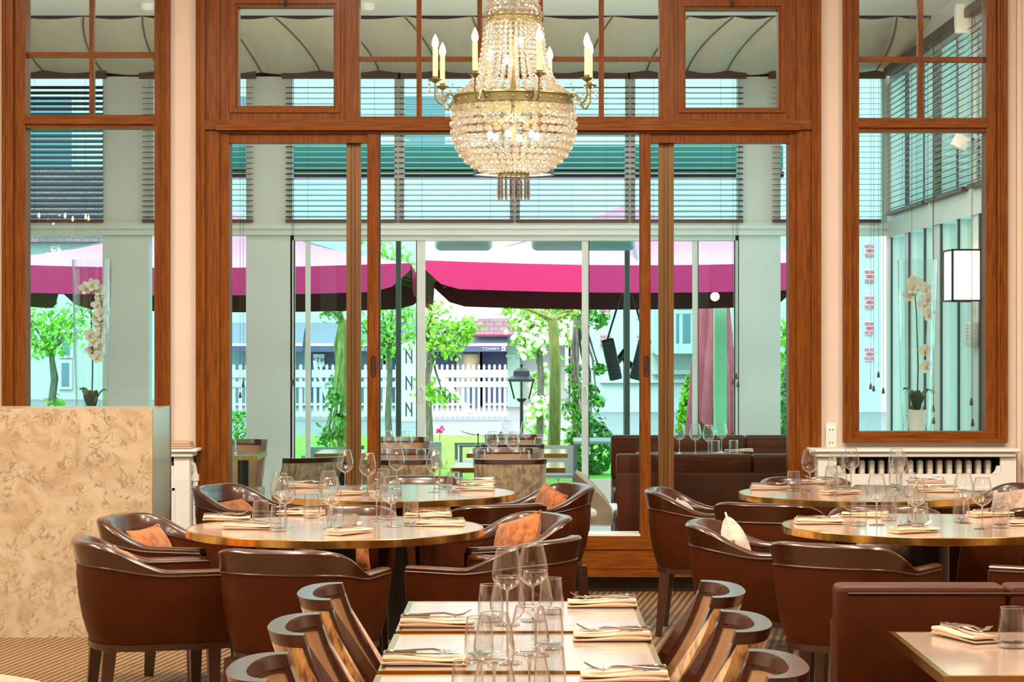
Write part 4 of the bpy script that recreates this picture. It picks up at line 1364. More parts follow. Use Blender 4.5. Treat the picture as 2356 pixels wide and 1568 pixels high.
# terrace furniture
def terrace_chair(label, px, Y, rz):
    k = thing('terrace_chair', label, 'chair', (X(px, Y), Y, GZ), rz, 'grey terrace chairs')
    MB().box(-.24, .24, -.22, .24, .42, .45).build('seat', 'greytop', k)
    MB().box(-.24, .24, -.25, -.235, .46, .72).build('backrest', 'greytop', k)
    for sx_ in (-1, 1):
        for y in (-.24, .22):
            MB().box(sx_ * .24 - .015, sx_ * .24 + .015, y - .015, y + .015, 0, .73 if y < 0 else .60).build('leg', 'greyfurn', k)
        MB().box(sx_ * .24 - .02, sx_ * .24 + .02, -.24, .24, .60, .62).build('armrest', 'greyfurn', k)
    return k
def terrace_table(label, px, Y):
    k = thing('terrace_table', label, 'table', (X(px, Y), Y, GZ), 0, 'grey terrace tables')
    MB().rbox(-.4, .4, -.35, .35, .71, .74, .006).build('table_top', 'greytop', k)
    MB().tube([(0, 0, .03), (0, 0, .71)], .035, 10).build('column', 'greyfurn', k)
    MB().box(-.28, .28, -.28, .28, 0, .03).build('base', 'greyfurn', k)
terrace_table('grey terrace table visible right of the open door leaf', 1418, 21.0)
terrace_chair('grey terrace chair beyond the pedestal table in the door pane', 765, 20.2, 0.2)
terrace_chair('grey terrace chair showing its side left of the pepper mill', 1105, 22.6, 1.7)
terrace_chair('grey terrace chair behind the second pair of conservatory chairs', 1262, 20.5, 0.0)
terrace_chair('grey terrace chair in the pane beside the tan chair', 590, 20.9, -0.4)
# ---------------------------------------------------------------- armchairs
def sstep(a, b, x):
    t = max(0.0, min(1.0, (x - a) / (b - a)))
    return t * t * (3 - 2 * t)

def chair_path():
    pts = []
    hw, yf, y1, b, p = 0.284, 0.29, 0.0, 0.29, 2.7
    for i in range(9):
        pts.append((hw, yf + (y1 - yf) * i / 8))
    for i in range(1, 33):
        a = PI * i / 32
        cx = math.copysign(abs(math.cos(a)) ** (2 / p), math.cos(a)) * hw
        pts.append((cx, y1 - b * abs(math.sin(a)) ** (2 / p)))
    for i in range(1, 9):
        pts.append((-hw, y1 + (yf - y1) * i / 8))
    out = []
    for i, (x, y) in enumerate(pts):
        a, c = pts[max(0, i - 1)], pts[min(len(pts) - 1, i + 1)]
        tx, ty = c[0] - a[0], c[1] - a[1]
        l = math.hypot(tx, ty)
        nx, ny = ty / l, -tx / l          # outward (right side first, going round the back)
        out.append((x, y, -nx if (nx * x + ny * (y - 0.05)) < 0 else nx, -ny if (nx * x + ny * (y - 0.05)) < 0 else ny))
    return out
CP = chair_path()

def make_armchair():
    r = thing('armchair', 'brown leather armchair', 'armchair', (0, 0, 0), 0, 'brown leather armchairs at the round tables')
    sh, wd_, pip = [], [], []
    for x, y, nx, ny in CP:
        s = 1 - sstep(-0.275, 0.05, y)
        zb = 0.632 + 0.04 * s
        ztp = 0.655 + 0.113 * s
        lean = 0.018 * s
        def P(o, z, x=x, y=y, nx=nx, ny=ny): return (x + nx * o, y + ny * o, z)
        sh.append([P(-.052, .355), P(-.040, .39), P(-.022, .45), P(-.008, .53), P(0, .61), P(0, zb), P(-.052, zb), P(-.058, .52), P(-.066, .40)])
        h = ztp - zb
        wd_.append([P(.003, zb + .002), P(.003 + lean * .6, zb + h * .5), P(.004 + lean, ztp - min(.012, h * .4)), P(-.002 + lean, ztp - .003), P(-.012 + lean, ztp), P(-.036 + lean, ztp), P(-.046 + lean, ztp - .003), P(-.052 + lean, ztp - min(.012, h * .4)), P(-.055 + lean * .4, zb + h * .45), P(-.055, zb + .002)])
        pip.append(P(.002, zb))
    MB().loops(sh).build('upholstered_shell', 'leather', r)
    MB().loops(wd_).build('wooden_back_rail', 'chairwood', r)
    fr = MB().tube(pip, 0.0045, 6)
    for e in (0, -1):
        q = [Vector(p) + Vector((0, 0.002, 0)) for p in sh[e]]
        fr.tube([q[0], q[2], q[4], q[5], q[6], q[7], q[8]], 0.004, 6)
    fr.build('piping', 'piping', r)
    inner = [(x - nx * .062, y - ny * .062) for x, y, nx, ny in CP]
    st = MB()
    lay = []
    for o, z in ((0, .36), (0, .44), (-.006, .455), (-.02, .463), (-.06, .466)):
        lay.append([(x * (1 + o / .25), y + (o * (y - 0.02) / .25), z) for x, y in inner])
    st.loops(lay).build('seat', 'leather', r)
    MB().prism([(x - nx * .045, y - ny * .045) for x, y, nx, ny in CP], .332, .358).build('base_ring', 'legwood', r)
    for sx_, y, dy in ((.215, .225, .0), (-.215, .225, .0), (.20, -.19, -.03), (-.20, -.19, -.03)):
        rows = []
        for t in (0, .5, 1):
            w = .026 - .010 * t
            cx, cyy, z = sx_ * (1 + .06 * t), y + dy * t, .335 * (1 - t)
            rows.append([(cx - w, cyy - w, z), (cx + w, cyy - w, z), (cx + w, cyy + w, z), (cx - w, cyy + w, z)])
        MB().loops(rows, False).build('leg', 'legwood', r)
    return r

AC = Maker(make_armchair())

def pillow_mesh(w=0.37, h=0.25, d=0.12):
    rows = []
    n = 12
    def pt(u, v, sgn):
        k = (1 - abs(u) ** 2.6) * (1 - abs(v) ** 2.6)
        pin = 1 - 0.07 * (1 - abs(u) ** 2) * abs(v) ** 3
        pin2 = 1 - 0.07 * (1 - abs(v) ** 2) * abs(u) ** 3
        return (u * w / 2 * pin2, sgn * d / 2 * max(0, k) ** 0.55, v * h / 2 * pin)
    m = MB()
    for sgn in (1, -1):
        g = [[pt(-1 + 2 * i / n, -1 + 2 * j / n, sgn) for i in range(n + 1)] for j in range(n + 1)]
        m.loops(g, True, False, False)
    return m
def pillow_edge(w=0.37, h=0.25):
    pts = []
    for u, v in [(-1 + i / 5, -1) for i in range(11)] + [(1, -1 + i / 5) for i in range(11)] + [(1 - i / 5, 1) for i in range(11)] + [(-1, 1 - i / 5) for i in range(11)]:
        pin = 1 - 0.07 * (1 - abs(u) ** 2) * abs(v) ** 3
        pin2 = 1 - 0.07 * (1 - abs(v) ** 2) * abs(u) ** 3
        pts.append((u * w / 2 * pin2, 0, v * h / 2 * pin))
    return MB().tube(pts, 0.005, 5)

CUSH = {}
def cushion(chair, label, mat, dx=0.0, tilt=0.35, yaw=0.0, group='velvet cushions in the armchairs', roll=0.0):
    """stands on the seat of CHAIR and leans on its back"""
    if mat not in CUSH:
        a = thing('scatter_cushion', label, 'cushion', (0, 0, 0), 0, group)
        pillow_mesh().build('cushion_body', mat, a)
        pillow_edge().build('edge_seam', mat, a)
        CUSH[mat] = Maker(a)
    rz = chair.rotation_euler[2]
    hz = .125 * math.cos(tilt) * math.cos(roll) + .04 * abs(math.sin(tilt)) + .16 * abs(math.sin(roll))
    off = Matrix.Rotation(rz, 3, 'Z') @ Vector((dx, -0.085, 0.468 + hz))
    o = CUSH[mat].put(Vector(chair.location) + off, 0, label, group)
    o.rotation_euler = Matrix.Rotation(rz + yaw, 3, 'Z').__matmul__(Matrix.Rotation(tilt, 3, 'X')).__matmul__(Matrix.Rotation(roll, 3, 'Y')).to_euler()
    return o

def arm(x, y, face, label):
    """face: degrees, 0 looks away from us (+Y), 90 to the counter side (-X), -90 to the radiator side (+X)"""
    return AC.put((x, y, 0), math.radians(face), label)

T1, T2, T3, T4 = (-0.836, 9.82), (-0.71, 12.0), (1.79, 9.94), (1.79, 11.98)
a1 = arm(-1.54, 9.16, -72, 'brown leather armchair standing closest to us against the marble counter front, side on')
a2 = arm(-0.90, 8.86, -15, 'brown leather armchair with its back to us, behind the velvet chairs on the counter side')
a3 = arm(-1.62, 10.20, -108, 'brown leather armchair holding a rust cushion, in front of the marble counter')
a4 = arm(-0.10, 9.22, 62, 'brown leather armchair in profile just behind the wine glasses of the first square table')
a5 = arm(-0.12, 10.25, 118, 'brown leather armchair with a peaked rust cushion behind the profile armchair')
a9 = arm(-0.90, 10.60, 178, 'brown leather armchair facing us between the two tables on the counter side')
a6 = arm(-0.22, 11.16, 28, 'brown leather armchair with its wooden back to us between two cushioned armchairs')
a7 = arm(0.05, 12.35, 112, 'brown leather armchair with a rust cushion nearest the open wooden doorway')
a8 = arm(-1.50, 12.28, -112, 'brown leather armchair with a flat rust cushion beside the heating pipe')
a10 = arm(-0.63, 12.88, 176, 'brown leather armchair facing us on the doorway side of the further table')
b1 = arm(1.02, 9.90, -100, 'brown leather armchair with a pale cushion, behind the velvet chair backs by the radiator side')
b2 = arm(1.315, 9.10, -31, 'brown leather armchair with its broad back to us, behind the leather banquette')
b3 = arm(2.28, 9.25, 62, 'brown leather armchair cut by the picture edge behind the banquette')
b4 = arm(1.72, 10.58, 178, 'brown leather armchair facing us between the two tables on the radiator side')
b5 = arm(2.62, 12.30, 120, 'brown leather armchair with a pale cushion at the radiator cover')
b6 = arm(2.30, 11.02, 50, 'brown leather armchair half hidden behind the two glasses near the picture edge')
c1 = arm(0.95, 12.02, -98, 'brown leather armchair with its tall front leg showing, before the wooden sill')
c2 = arm(1.26, 11.25, -24, 'brown leather armchair with its wooden back to us at the table nearest the radiator')
c3 = arm(1.62, 12.80, 180, 'brown leather armchair facing us in front of the bronze door profile')
cushion(a1, 'rust velvet cushion barely showing over the arm of the closest counter-side armchair', 'fur', 0.02, 0.3)
cushion(a3, 'rust velvet cushion in the armchair in front of the marble counter', 'fur', 0.0, 0.45, 0.1)
cushion(a5, 'rust velvet cushion with two peaks in the armchair behind the profile armchair', 'fur', 0.0, 0.30, 0.0, roll=0.25)
cushion(a7, 'rust velvet cushion with one sharp corner in the armchair nearest the doorway', 'fur', 0.0, 0.25, 0.0, roll=-0.15)
cushion(a8, 'rust velvet cushion lying low in the armchair beside the heating pipe', 'fur', 0.0, 0.75)
cushion(a9, 'brown velvet cushion seen under the table top by the counter', 'fur', 0.03, 0.3)
cushion(a10, 'rust velvet cushion seen under the rim of the further counter-side table', 'fur', -0.03, 0.3)
PG = 'pale cushions in the armchairs'
cushion(b1, 'pale velvet cushion standing in the armchair behind the velvet chair backs', 'fur_pale', 0.0, 0.30, 0.1, PG, 0.25)
cushion(b4, 'pale velvet cushion seen under the table top behind the banquette', 'fur_pale', -0.03, 0.3, 0, PG)
cushion(b5, 'pale velvet cushion in the armchair at the radiator cover', 'fur_pale', 0.0, 0.4, 0, PG, 0.2)
cushion(c1, 'pale cushion just peeping over the arm of the armchair before the wooden sill', 'fur_pale', 0.0, 0.55, 0, PG)

# ---------------------------------------------------------------- side chairs with hollow velvet backs
def side_chair(velvet, inner, label, group):
    r = thing('dining_chair', label, 'chair', (0, 0, 0), 0, group)
    w, dp, p = 0.235, 0.110, 2.4
    ZT = 0.825
    def sec(a, z, o):
        """a: -90..90 degrees round the hollow back, 0 = rear"""
        s, c = math.sin(a), math.cos(a)
        d_ = ZT - z
        fwd = 0.26 * d_ + 0.81 * d_ * d_
        x = math.copysign(abs(s) ** (2 / p), s) * (w - o)
        y = -abs(c) ** (2 / p) * (dp - o)
        return (x * (1 - 0.10 * max(0, d_) / .4), -0.29 + y + fwd, z)
    def slab(a0, a1, oo, oi, z0, z1, na, nz):
        m = MB()
        rows = []
        for i in range(na + 1):
            a = math.radians(a0 + (a1 - a0) * i / na)
            loop = [sec(a, z0 + (z1 - z0) * j / nz, oo) for j in range(nz + 1)] + [sec(a, z1 - (z1 - z0) * j / nz, oi) for j in range(nz + 1)]
            rows.append(loop)
        return m.loops(rows)
    slab(-86, 86, -.004, .02, .40, .792, 28, 8).build('velvet_back', velvet, r)
    slab(-80, 80, .02, .036, .42, .794, 24, 8).build('leather_panel', inner, r)
    f = slab(-90, 90, -.004, .043, .793, ZT, 32, 2)
    for a0, a1 in ((80, 90), (-90, -80)):
        s = slab(a0, a1, -.001, .042, .36, .794, 3, 8)
        f.add(s.v, s.f, True)
    f.build('wooden_frame', 'chairwood', r)
    e = MB()
    rows = []
    pts = [sec(math.radians(-78 + 156 * i / 20), .785, .038) for i in range(21)]
    e.tube(pts, .004, 5)
    e.build('piping', 'piping', r)
    MB().rbox(-.23, .23, -.23, .16, .40, .475, .025, 3).build('seat', inner, r)
    MB().box(-.225, .225, -.22, .15, .36, .402).build('seat_rail', 'legwood', r)
    for sx_, y, dy in ((.20, .125, 0), (-.20, .125, 0), (.19, -.19, -.07), (-.19, -.19, -.07)):
        rows = []
        for t in (0, .5, 1):
            q = .022 - .008 * t
            cx, cyy, z = sx_, y + dy * t * t, .37 * (1 - t)
            rows.append([(cx - q, cyy - q, z), (cx + q, cyy - q, z), (cx + q, cyy + q, z), (cx - q, cyy + q, z)])
        MB().loops(rows, False).build('leg', 'legwood', r)
    return r
SC = Maker(side_chair('velvet', 'tanleather', 'x', 'velvet backed chairs at the square tables'))
def sch(x, y, face, label): return SC.put((x, y, 0), math.radians(face), label, 'velvet backed chairs at the square tables')
sch(-0.279, 6.72, -90, 'gold velvet backed chair at the far square table, counter side, furthest of its row')
sch(-0.279, 5.96, -90, 'gold velvet backed chair at the second square table, counter side, middle of its row')
sch(-0.285, 5.19, -90, 'gold velvet backed chair cut by the lower edge, counter side, closest of its row')
sch(0.257, 6.78, 90, 'gold velvet backed chair at the far square table, banquette side, furthest of its row')
sch(0.253, 6.02, 90, 'gold velvet backed chair at the second square table, banquette side, middle of its row')
sch(0.253, 5.24, 90, 'gold velvet backed chair cut by the lower edge, banquette side, closest of its row')
PC = Maker(side_chair('velvet_daylit', 'tanleather', 'x', 'pale velvet chairs in the conservatory'))
def pch(x, y, face, label):
    o = PC.put((x, y, ZF), math.radians(face), label, 'pale velvet chairs in the conservatory')
    return o
pch(X(1174, 14.55), 14.95, 0, 'pale velvet chair with its broad back to us in the open doorway')
pch(X(1164, 16.1), 15.76, 180, 'chair facing us in the open doorway, dark leather inside of its back showing')
pch(X(1180, 16.8), 16.95, 0, 'pale velvet chair turned away, just behind the chair that faces us')
pch(X(1182, 18.2), 17.95, 180, 'furthest chair facing us in the open doorway, in front of the lawn')
pch(X(910, 14.5), 14.90, 0, 'pale velvet chair with its back to us beside the wooden door stile')
pch(X(925, 15.9), 15.6, 180, 'chair facing us behind the two glasses next to the door stile')
pch(X(917, 17.6), 17.5, 180, 'furthest chair by the dark awning post, facing us')
pch(X(663, 15.1), 15.1, 40, 'pale velvet chair turned sideways in the door pane on the counter side')
pch(X(545, 17.4), 17.1, 180, 'chair facing us with dark leather back, in front of the wide pier')

# small tub chair by the conservatory banquette
k = thing('tub_chair', 'low putty leather chair beside the brown conservatory banquette', 'chair', (X(1405, 15.6), 15.6, ZF), -PI / 2)
rows = []
for i in range(17):
    a = PI * i / 16
    zt_ = .44 + .24 * math.sin(a) ** 0.8
    c_, s_ = math.cos(a), math.sin(a)
    rows.append([(.24 * c_, -.24 * s_, .33), (.25 * c_, -.25 * s_, zt_), (.235 * c_, -.235 * s_, zt_ + .012), (.20 * c_, -.20 * s_, zt_), (.19 * c_, -.19 * s_, .36)])
MB().loops(rows).build('shell', 'putty', k)
MB().rbox(-.22, .22, -.20, .24, .38, .45, .03, 3).build('seat', 'white', k)
for sx_, y in ((.17, .17), (-.17, .17), (.15, -.17), (-.15, -.17)):
    MB().tube([(sx_, y, .35), (sx_ * 1.1, y * 1.12, 0)], [.024, .017], 6).build('leg', 'legwood', k)

# ---------------------------------------------------------------- tables
def round_table(label, c, proto=[]):
    if not proto:
        r = thing('round_table', label, 'table', (0, 0, 0), 0, 'brass rimmed round tables')
        R = 0.65
        MB().lathe([(0, .722), (R - .012, .722), (R - .012, .7505), (0, .7505)], 96).build('table_top', 'top', r)
        MB().lathe([(R - .012, .717), (R - .002, .717), (R, .719), (R, .749), (R - .002, .751), (R - .012, .751)], 96).build('brass_rim', 'brass', r)
        MB().lathe([(0, .02), (.09, .02), (.09, .722), (0, .722)], 24).build('column', 'steel_dark', r)
        MB().lathe([(0, 0), (.29, 0), (.29, .012), (.10, .022), (0, .022)], 40).build('base', 'steel_dark', r)
        proto.append(Maker(r))
    return proto[0].put((c[0], c[1], 0), 0, label)
round_table('brass rimmed round table beside the marble counter', T1)
round_table('brass rimmed round table behind it, in front of the glass door leaf', T2)
round_table('brass rimmed round table behind the leather banquette', T3)
round_table('brass rimmed round table nearest the white radiator cover', T4)

def square_table(name, label, x0, x1, y0, y1, z=0.75, zf=0.0, group=None, th=.026, cdy=0.0):
    r = thing(name, label, 'table', ((x0 + x1) / 2, (y0 + y1) / 2, zf), 0, group)
    a, b = (x1 - x0) / 2, (y1 - y0) / 2
    l = .016
    MB().box(-a + l, a - l, -b + l, b - l, z - th, z - .0004).build('table_top', 'top', r)
    m = MB()
    m.box(-a, a, -b, -b + l, z - th, z + .0004).box(-a, a, b - l, b, z - th, z + .0004).box(-a, -a + l, -b + l, b - l, z - th, z + .0004).box(a - l, a, -b + l, b - l, z - th, z + .0004)
    m.build('brass_edge', 'brass', r)
    MB().box(-.04, .04, -.04 - cdy, .04 - cdy, .012, z - th).build('column', 'steel_dark', r)
    MB().rbox(-.10, .10, -.15 - cdy, .15 - cdy, 0, .014, .004).build('base', 'steel_dark', r)
    return r
SG = 'square tables in a row with brass edges'
square_table('square_table', 'white gleaming square table at the far end of the front row', -.3715, .3475, 6.370, 7.085, group=SG)
square_table('square_table', 'white gleaming square table in the middle of the front row', -.3715, .3475, 5.612, 6.308, group=SG)
square_table('square_table', 'square table at the lower edge whose far strip alone shows', -.3715, .3475, 4.852, 5.550, group=SG)
square_table('square_table', 'square table below the frame carrying the closest wine glasses', -.3715, .3475, 4.09, 4.79, group=SG)
square_table('square_table', 'wood topped table with pale brass edge in front of the leather banquette', 1.031, 1.75, 5.525, 6.36, group=None, cdy=.12)
# corner of another table at the lower edge
k = thing('cafe_table', 'beige round table top cut off by the lower corner on the counter side', 'table', (-1.60, 5.12, 0))
MB().lathe([(0, .722), (.53, .722), (.54, .73), (.54, .745), (.53, .75), (0, .75)], 64).build('table_top', 'marble', k)
MB().lathe([(0, 0), (.25, 0), (.25, .012), (.05, .03), (.04, .05), (.04, .722), (0, .722)], 24).build('column', 'steel_dark', k)

CG = 'wood tables in the conservatory'
def cons_table(label, px0, px1, pyf, depth=.7, cdy=0.0):
    z = ZF + .75
    Yf = (CAMZ - z) * F / (pyf - VY)
    return square_table('square_table', label, X(px0, Yf), X(px1, Yf), Yf, Yf + depth, .75, ZF, CG, .032, cdy)
cons_table('wood edged table right behind the broad velvet chair back in the doorway', 1036, 1301, 1076)
cons_table('wood edged table further back in the doorway, pepper mill on it', 1073, 1306, 1043, .7, -.15)
cons_table('pale table at the pier with a dark chair behind it, counter side', 505, 592, 1048, .62)
cons_table('small pedestal table in the door pane on the counter side', 722, 840, 1043, .65)
cons_table('wood edged table beside the door stile holding two glasses', 790, 1000, 1077, .7)
cons_table('table between the two conservatory banquettes', 1472, 1722, 1049, .62)

# ---------------------------------------------------------------- banquettes
def banquette(label, x0, x1, yb, zf, top, face, seams=()):
    """face -1: the seat is on our side; +1: the seat is on the garden side and its back faces us"""
    r = thing('banquette', label, 'banquette', ((x0 + x1) / 2, yb, zf), 0 if face < 0 else PI)
    h = (x1 - x0) / 2
    xs = [-h] + sorted((s - (x0 + x1) / 2) * (1 if face < 0 else -1) for s in seams) + [h]
    for i in range(len(xs) - 1):
        MB().rbox(xs[i] + .002, xs[i + 1] - .002, -.16, -.02, top - .33, top, .018, 3).build('back_cushion', 'leather', r)
        MB().rbox(xs[i] + .002, xs[i + 1] - .002, -.60, -.12, .36, .47, .03, 3).build('seat_cushion', 'leather', r)
    MB().rbox(-h + .008, h - .008, -.02, .07, .06, top - .115, .014, 2).build('rear_panel', 'leather', r)
    MB().rbox(-h + .01, h - .01, -.14, -.022, .10, top - .30, .01, 2).build('lower_back', 'leather', r)
    MB().box(-h + .01, h - .01, -.58, -.02, .10, .36).build('plinth_front', 'leather', r)
    MB().box(-h + .03, h - .03, -.54, .04, 0, .10).build('plinth', 'wood_dark', r)
    s = MB()
    s.tube([(-h + .03, -.163, top - .02), (h - .03, -.163, top - .02)], .004, 5)
    s.tube([(-h + .015, -.145, top - .325), (h - .015, -.145, top - .325)], .004, 5)
    s.build('piping', 'piping', r)
    return r
banquette('brown leather banquette facing us behind the wood topped table', .905, 2.7, 6.66, 0, .862, -1, (1.402,))
banquette('brown leather banquette in the conservatory with its back to us, behind the glass', X(1420, 14.3), 2.95, 14.42, ZF, .865, 1, (X(1733, 14.4),))
banquette('brown leather banquette in the conservatory behind the laid table, facing us', X(1408, 17.1), 2.9, 17.45, ZF, .86, -1, (X(1719, 17.2),))

# ---------------------------------------------------------------- marble counter
YC = 11.8
xr = X(350, YC)
k = thing('marble_counter', 'tall beige marble counter with polished steel side', 'counter', (xr, YC, 0))
HC = Z(940, YC)
MB().box(-1.6, 0, 0, .03, 0, HC).build('front_slab', 'marble', k)
MB().box(-1.6, -.03, .03, .60, HC - .03, HC - .004).build('top', 'marble', k)
MB().box(-.03, 0.0, .031, .60, .0, HC - .002).build('side_panel', plain('polished_daylit_side', (0.58, 0.62, 0.62), 0.14, 0.35), k)  # pale base stands in for daylight mirrored in the polished side
MB().box(-.012, .004, .60, .615, 0, HC).build('edge_strip', 'steel', k)
MB().box(-1.6, -.03, .56, .60, .08, HC - .03).build('rear_panel', 'white', k)
MB().box(-1.55, -.05, .05, .58, 0.0, .08).build('plinth', 'wood_dark', k)

# ---------------------------------------------------------------- glasses, napkins, cutlery
def make_wine():
    r = thing('wine_glass', 'x', 'wine glass')
    out = [(.0055, .100), (.012, .102), (.022, .108), (.034, .118), (.042, .129), (.0462, .141), (.0456, .153), (.0418, .175), (.0362, .20), (.031, .222)]
    prof = out + [(a - .0011, z) for a, z in reversed(out[3:])] + [(.021, .1105), (.010, .1045), (0, .1035)]
    MB().lathe(prof, 28).build('bowl', 'wine', r)
    MB().lathe([(.0052, .006), (.0036, .012), (.0032, .05), (.0034, .085), (.0055, .1005)], 10).build('stem', 'rimglass', r)
    MB().lathe([(0, 0), (.036, 0), (.037, .0012), (.03, .003), (.012, .0045), (.0052, .0062)], 28).tube([(.0365 * math.cos(a), .0365 * math.sin(a), .0012) for a in [2 * PI * i / 28 for i in range(29)]], .0008, 5).build('foot', 'rimglass', r)
    MB().tube([(.0306 * math.cos(a), .0306 * math.sin(a), .222) for a in [2 * PI * i / 28 for i in range(29)]], .0011, 5).build('rim', 'rimglass', r)
    return r
WG = Maker(make_wine())
def make_tumbler():
    r = thing('tumbler', 'x', 'glass tumbler')
    out = [(.036, 0), (.0385, .004), (.0385, .02), (.0378, .05), (.0348, .085), (.0325, .106)]
    MB().lathe([(0, 0)] + out + [(a - .0016, z) for a, z in reversed(out[2:])] + [(.034, .015), (0, .013)], 28).build('wall', 'tumbler', r)
    MB().lathe([(0, .0005), (.034, .001), (.0345, .012), (0, .0125)], 24).build('thick_base', 'rimglass', r)
    MB().tube([(.0317 * math.cos(a), .0317 * math.sin(a), .106) for a in [2 * PI * i / 28 for i in range(29)]], .0011, 5).build('rim', 'rimglass', r)
    return r
TG = Maker(make_tumbler())
TOPZ = .7512
def wine(px, rim, label, z=TOPZ, group='wine glasses on the laid tables'):
    Yg = (CAMZ - z - .222) * F / (rim - VY)
    return WG.put((X(px, Yg), Yg, z), 0, label, group)
def tumb(px, base, label, z=TOPZ, group='tumblers on the laid tables'):
    Yg = (CAMZ - z) * F / (base - VY)
    return TG.put((X(px, Yg), Yg, z), 0, label, group)

def make_napkin():
    r = thing('napkin', 'x', 'napkin')
    def wavy(z0, z1, x0, x1, y0, y1, seed):
        rows = []
        for i in range(17):
            t = i / 16
            x = x0 + (x1 - x0) * t
            dz = .0035 * math.sin(t * 5 + seed)
            loop = []
            for a, b in ((0, 0), (.5, 0), (1, 0), (1, .5), (1, 1), (.5, 1), (0, 1), (0, .5)):
                bul = .004 if a == 0 and b == .5 else (.004 if a == 1 and b == .5 else 0)
                loop.append((x, y0 + (y1 - y0) * a + (-bul if a == 0 else bul), z0 + (z1 - z0) * b + dz * (0.3 + b)))
            rows.append(loop)
        return MB().loops(rows)
    a = wavy(.0025, .011, -.108, .108, -.043, .040, 0)
    b = wavy(.0125, .021, -.105, .106, -.045, .034, .9)
    a.build('lower_fold', 'napkin', r)
    b.build('upper_fold', 'napkin', r)
    return r
NP = Maker(make_napkin())
def make_fork():
    r = thing('fork', 'x', 'fork')
    pts = [(-.085, 0, .004), (-.06, 0, .005), (-.02, 0, .010), (.02, 0, .012), (.045, 0, .007), (.055, 0, .006)]
    MB().tube(pts, [.006, .0055, .0035, .003, .0035, .007], 8).build('handle', 'steel', r)
    t = MB()
    for y in (-.0085, -.003, .003, .0085):
        t.tube([(.053, y * .8, .006), (.075, y, .009), (.098, y, .022)], [.0022, .002, .001], 5)
    t.build('tines', 'steel', r)
    return r
FK = Maker(make_fork())
def make_knife():
    r = thing('knife', 'x', 'knife')
    MB().tube([(-.095, 0, .006), (-.09, 0, .006), (-.06, 0, .007), (-.01, 0, .006)], [.004, .0085, .007, .0055], 8).build('handle', 'steel', r)
    MB().loops([[(-.01, -.005, .003), (-.01, .005, .004), (-.01, .005, .006), (-.01, -.005, .006)], [(.06, -.008, .003), (.06, .006, .0035), (.06, .006, .005), (.06, -.008, .0045)], [(.10, .002, .003), (.10, .004, .003), (.10, .004, .004), (.10, .002, .004)]], False).build('blade', 'steel', r)
    return r
KN = Maker(make_knife())
def setting(px, py, rot, where, z=TOPZ, cutlery=True, s=1.0):
    """where: phrase that singles out the place"""
    x, y, _ = onplane(px, py, z)
    rz = math.radians(rot)
    n = NP.put((x, y, z), rz, 'beige napkin ' + where, 'folded napkins on the laid tables')
    n.scale = (s, s, s)
    if cutlery:
        c, q = math.cos(rz), math.sin(rz)
        f = FK.put((x + c * .0 - q * .012, y + q * .0 + c * .012, z + .0235), rz, 'fork on napkin ' + where, 'forks on the napkins')
        kf = KN.put((x - c * .01 + q * .014, y - q * .01 - c * .014, z + .0235), rz, 'knife on napkin ' + where, 'knives on the napkins')
t1, t2 = 'on the table by the counter', 'on the table before the door leaf'
t3, t4 = 'on the table behind the banquette', 'on the table by the radiator'
for px, rim, w in ((644, 1088, 'rear one of the pair nearest the counter'), (656, 1096, 'front one of the pair nearest the counter'), (756, 1083, 'rear one of the middle pair'), (762, 1098, 'front one of the middle pair'), (867, 1086, 'rear one of the doorway side pair'), (900, 1095, 'front one of the doorway side pair')):
    wine(px, rim, 'wine glass, ' + w + ', ' + t1)
for px, b, w in ((600, 1205, 'beside the two rim napkins nearest the counter'), (641, 1221, 'under the counter side wine pair'), (717, 1190, 'on the far side beside a napkin'), (772, 1219, 'behind the napkin pointing at us'), (893, 1194, 'on the far side behind the doorway wine pair'), (946, 1209, 'beside the doorway side napkins')):
    tumb(px, b, 'tumbler ' + w + ' ' + t1)
for px, py, rot, w in ((522, 1197, 6, 'at the counter side rim'), (572, 1216, -8, 'before the counter side tumblers'), (692, 1184, 160, 'beside the far tumbler'), (802, 1227, 55, 'pointing at the front chair'), (1013, 1209, 174, 'nearest the doorway side rim'), (985, 1189, 176, 'on the far doorway side')):
    setting(px, py, rot, w + ' ' + t1)
for px, rim, w in ((794, 1035, 'before the bronze door profile,'), (846, 1042, 'before the wooden door stile,'), (913, 1031, 'before the pale velvet chair,'), (999, 1036, 'front of the velvet chair pair,'), (1010, 1030, 'rear of the velvet chair pair,')):
    wine(px, rim, 'wine glass ' + w + ' ' + t2)
for px, b, w in ((1044, 1131, 'front one beside the two napkins'), (1026, 1120, 'rear one beside the wine pair'), (882, 1122, 'hidden behind the crowded wine glasses')):
    tumb(px, b, 'tumbler ' + w + ' ' + t2)
for px, py, rot, w in ((708, 1121, 4, 'at the pane side'), (815, 1137, 20, 'at the near middle'), (1092, 1127, 176, 'front of the doorway two'), (1095, 1113, 186, 'rear of the doorway two')):
    setting(px, py, rot, w + ' ' + t2)
for px, rim, w in ((2017, 1092, 'alone on the near half,'), (2090, 1087, 'rear one of the middle pair,'), (2107, 1100, 'front one of the middle pair,'), (2217, 1089, 'rear of the pair by the picture edge,'), (2260, 1099, 'front of the pair by the picture edge,')):
    wine(px, rim, 'wine glass ' + w + ' ' + t3)
for px, b, w in ((1975, 1208, 'left of the lone wine glass'), (2045, 1196, 'behind the lone wine glass'), (2117, 1211, 'under the middle wine pair'), (2212, 1199, 'under the rear edge side wine glass'), (2304, 1213, 'closest to the picture edge')):
    tumb(px, b, 'tumbler ' + w + ' ' + t3)
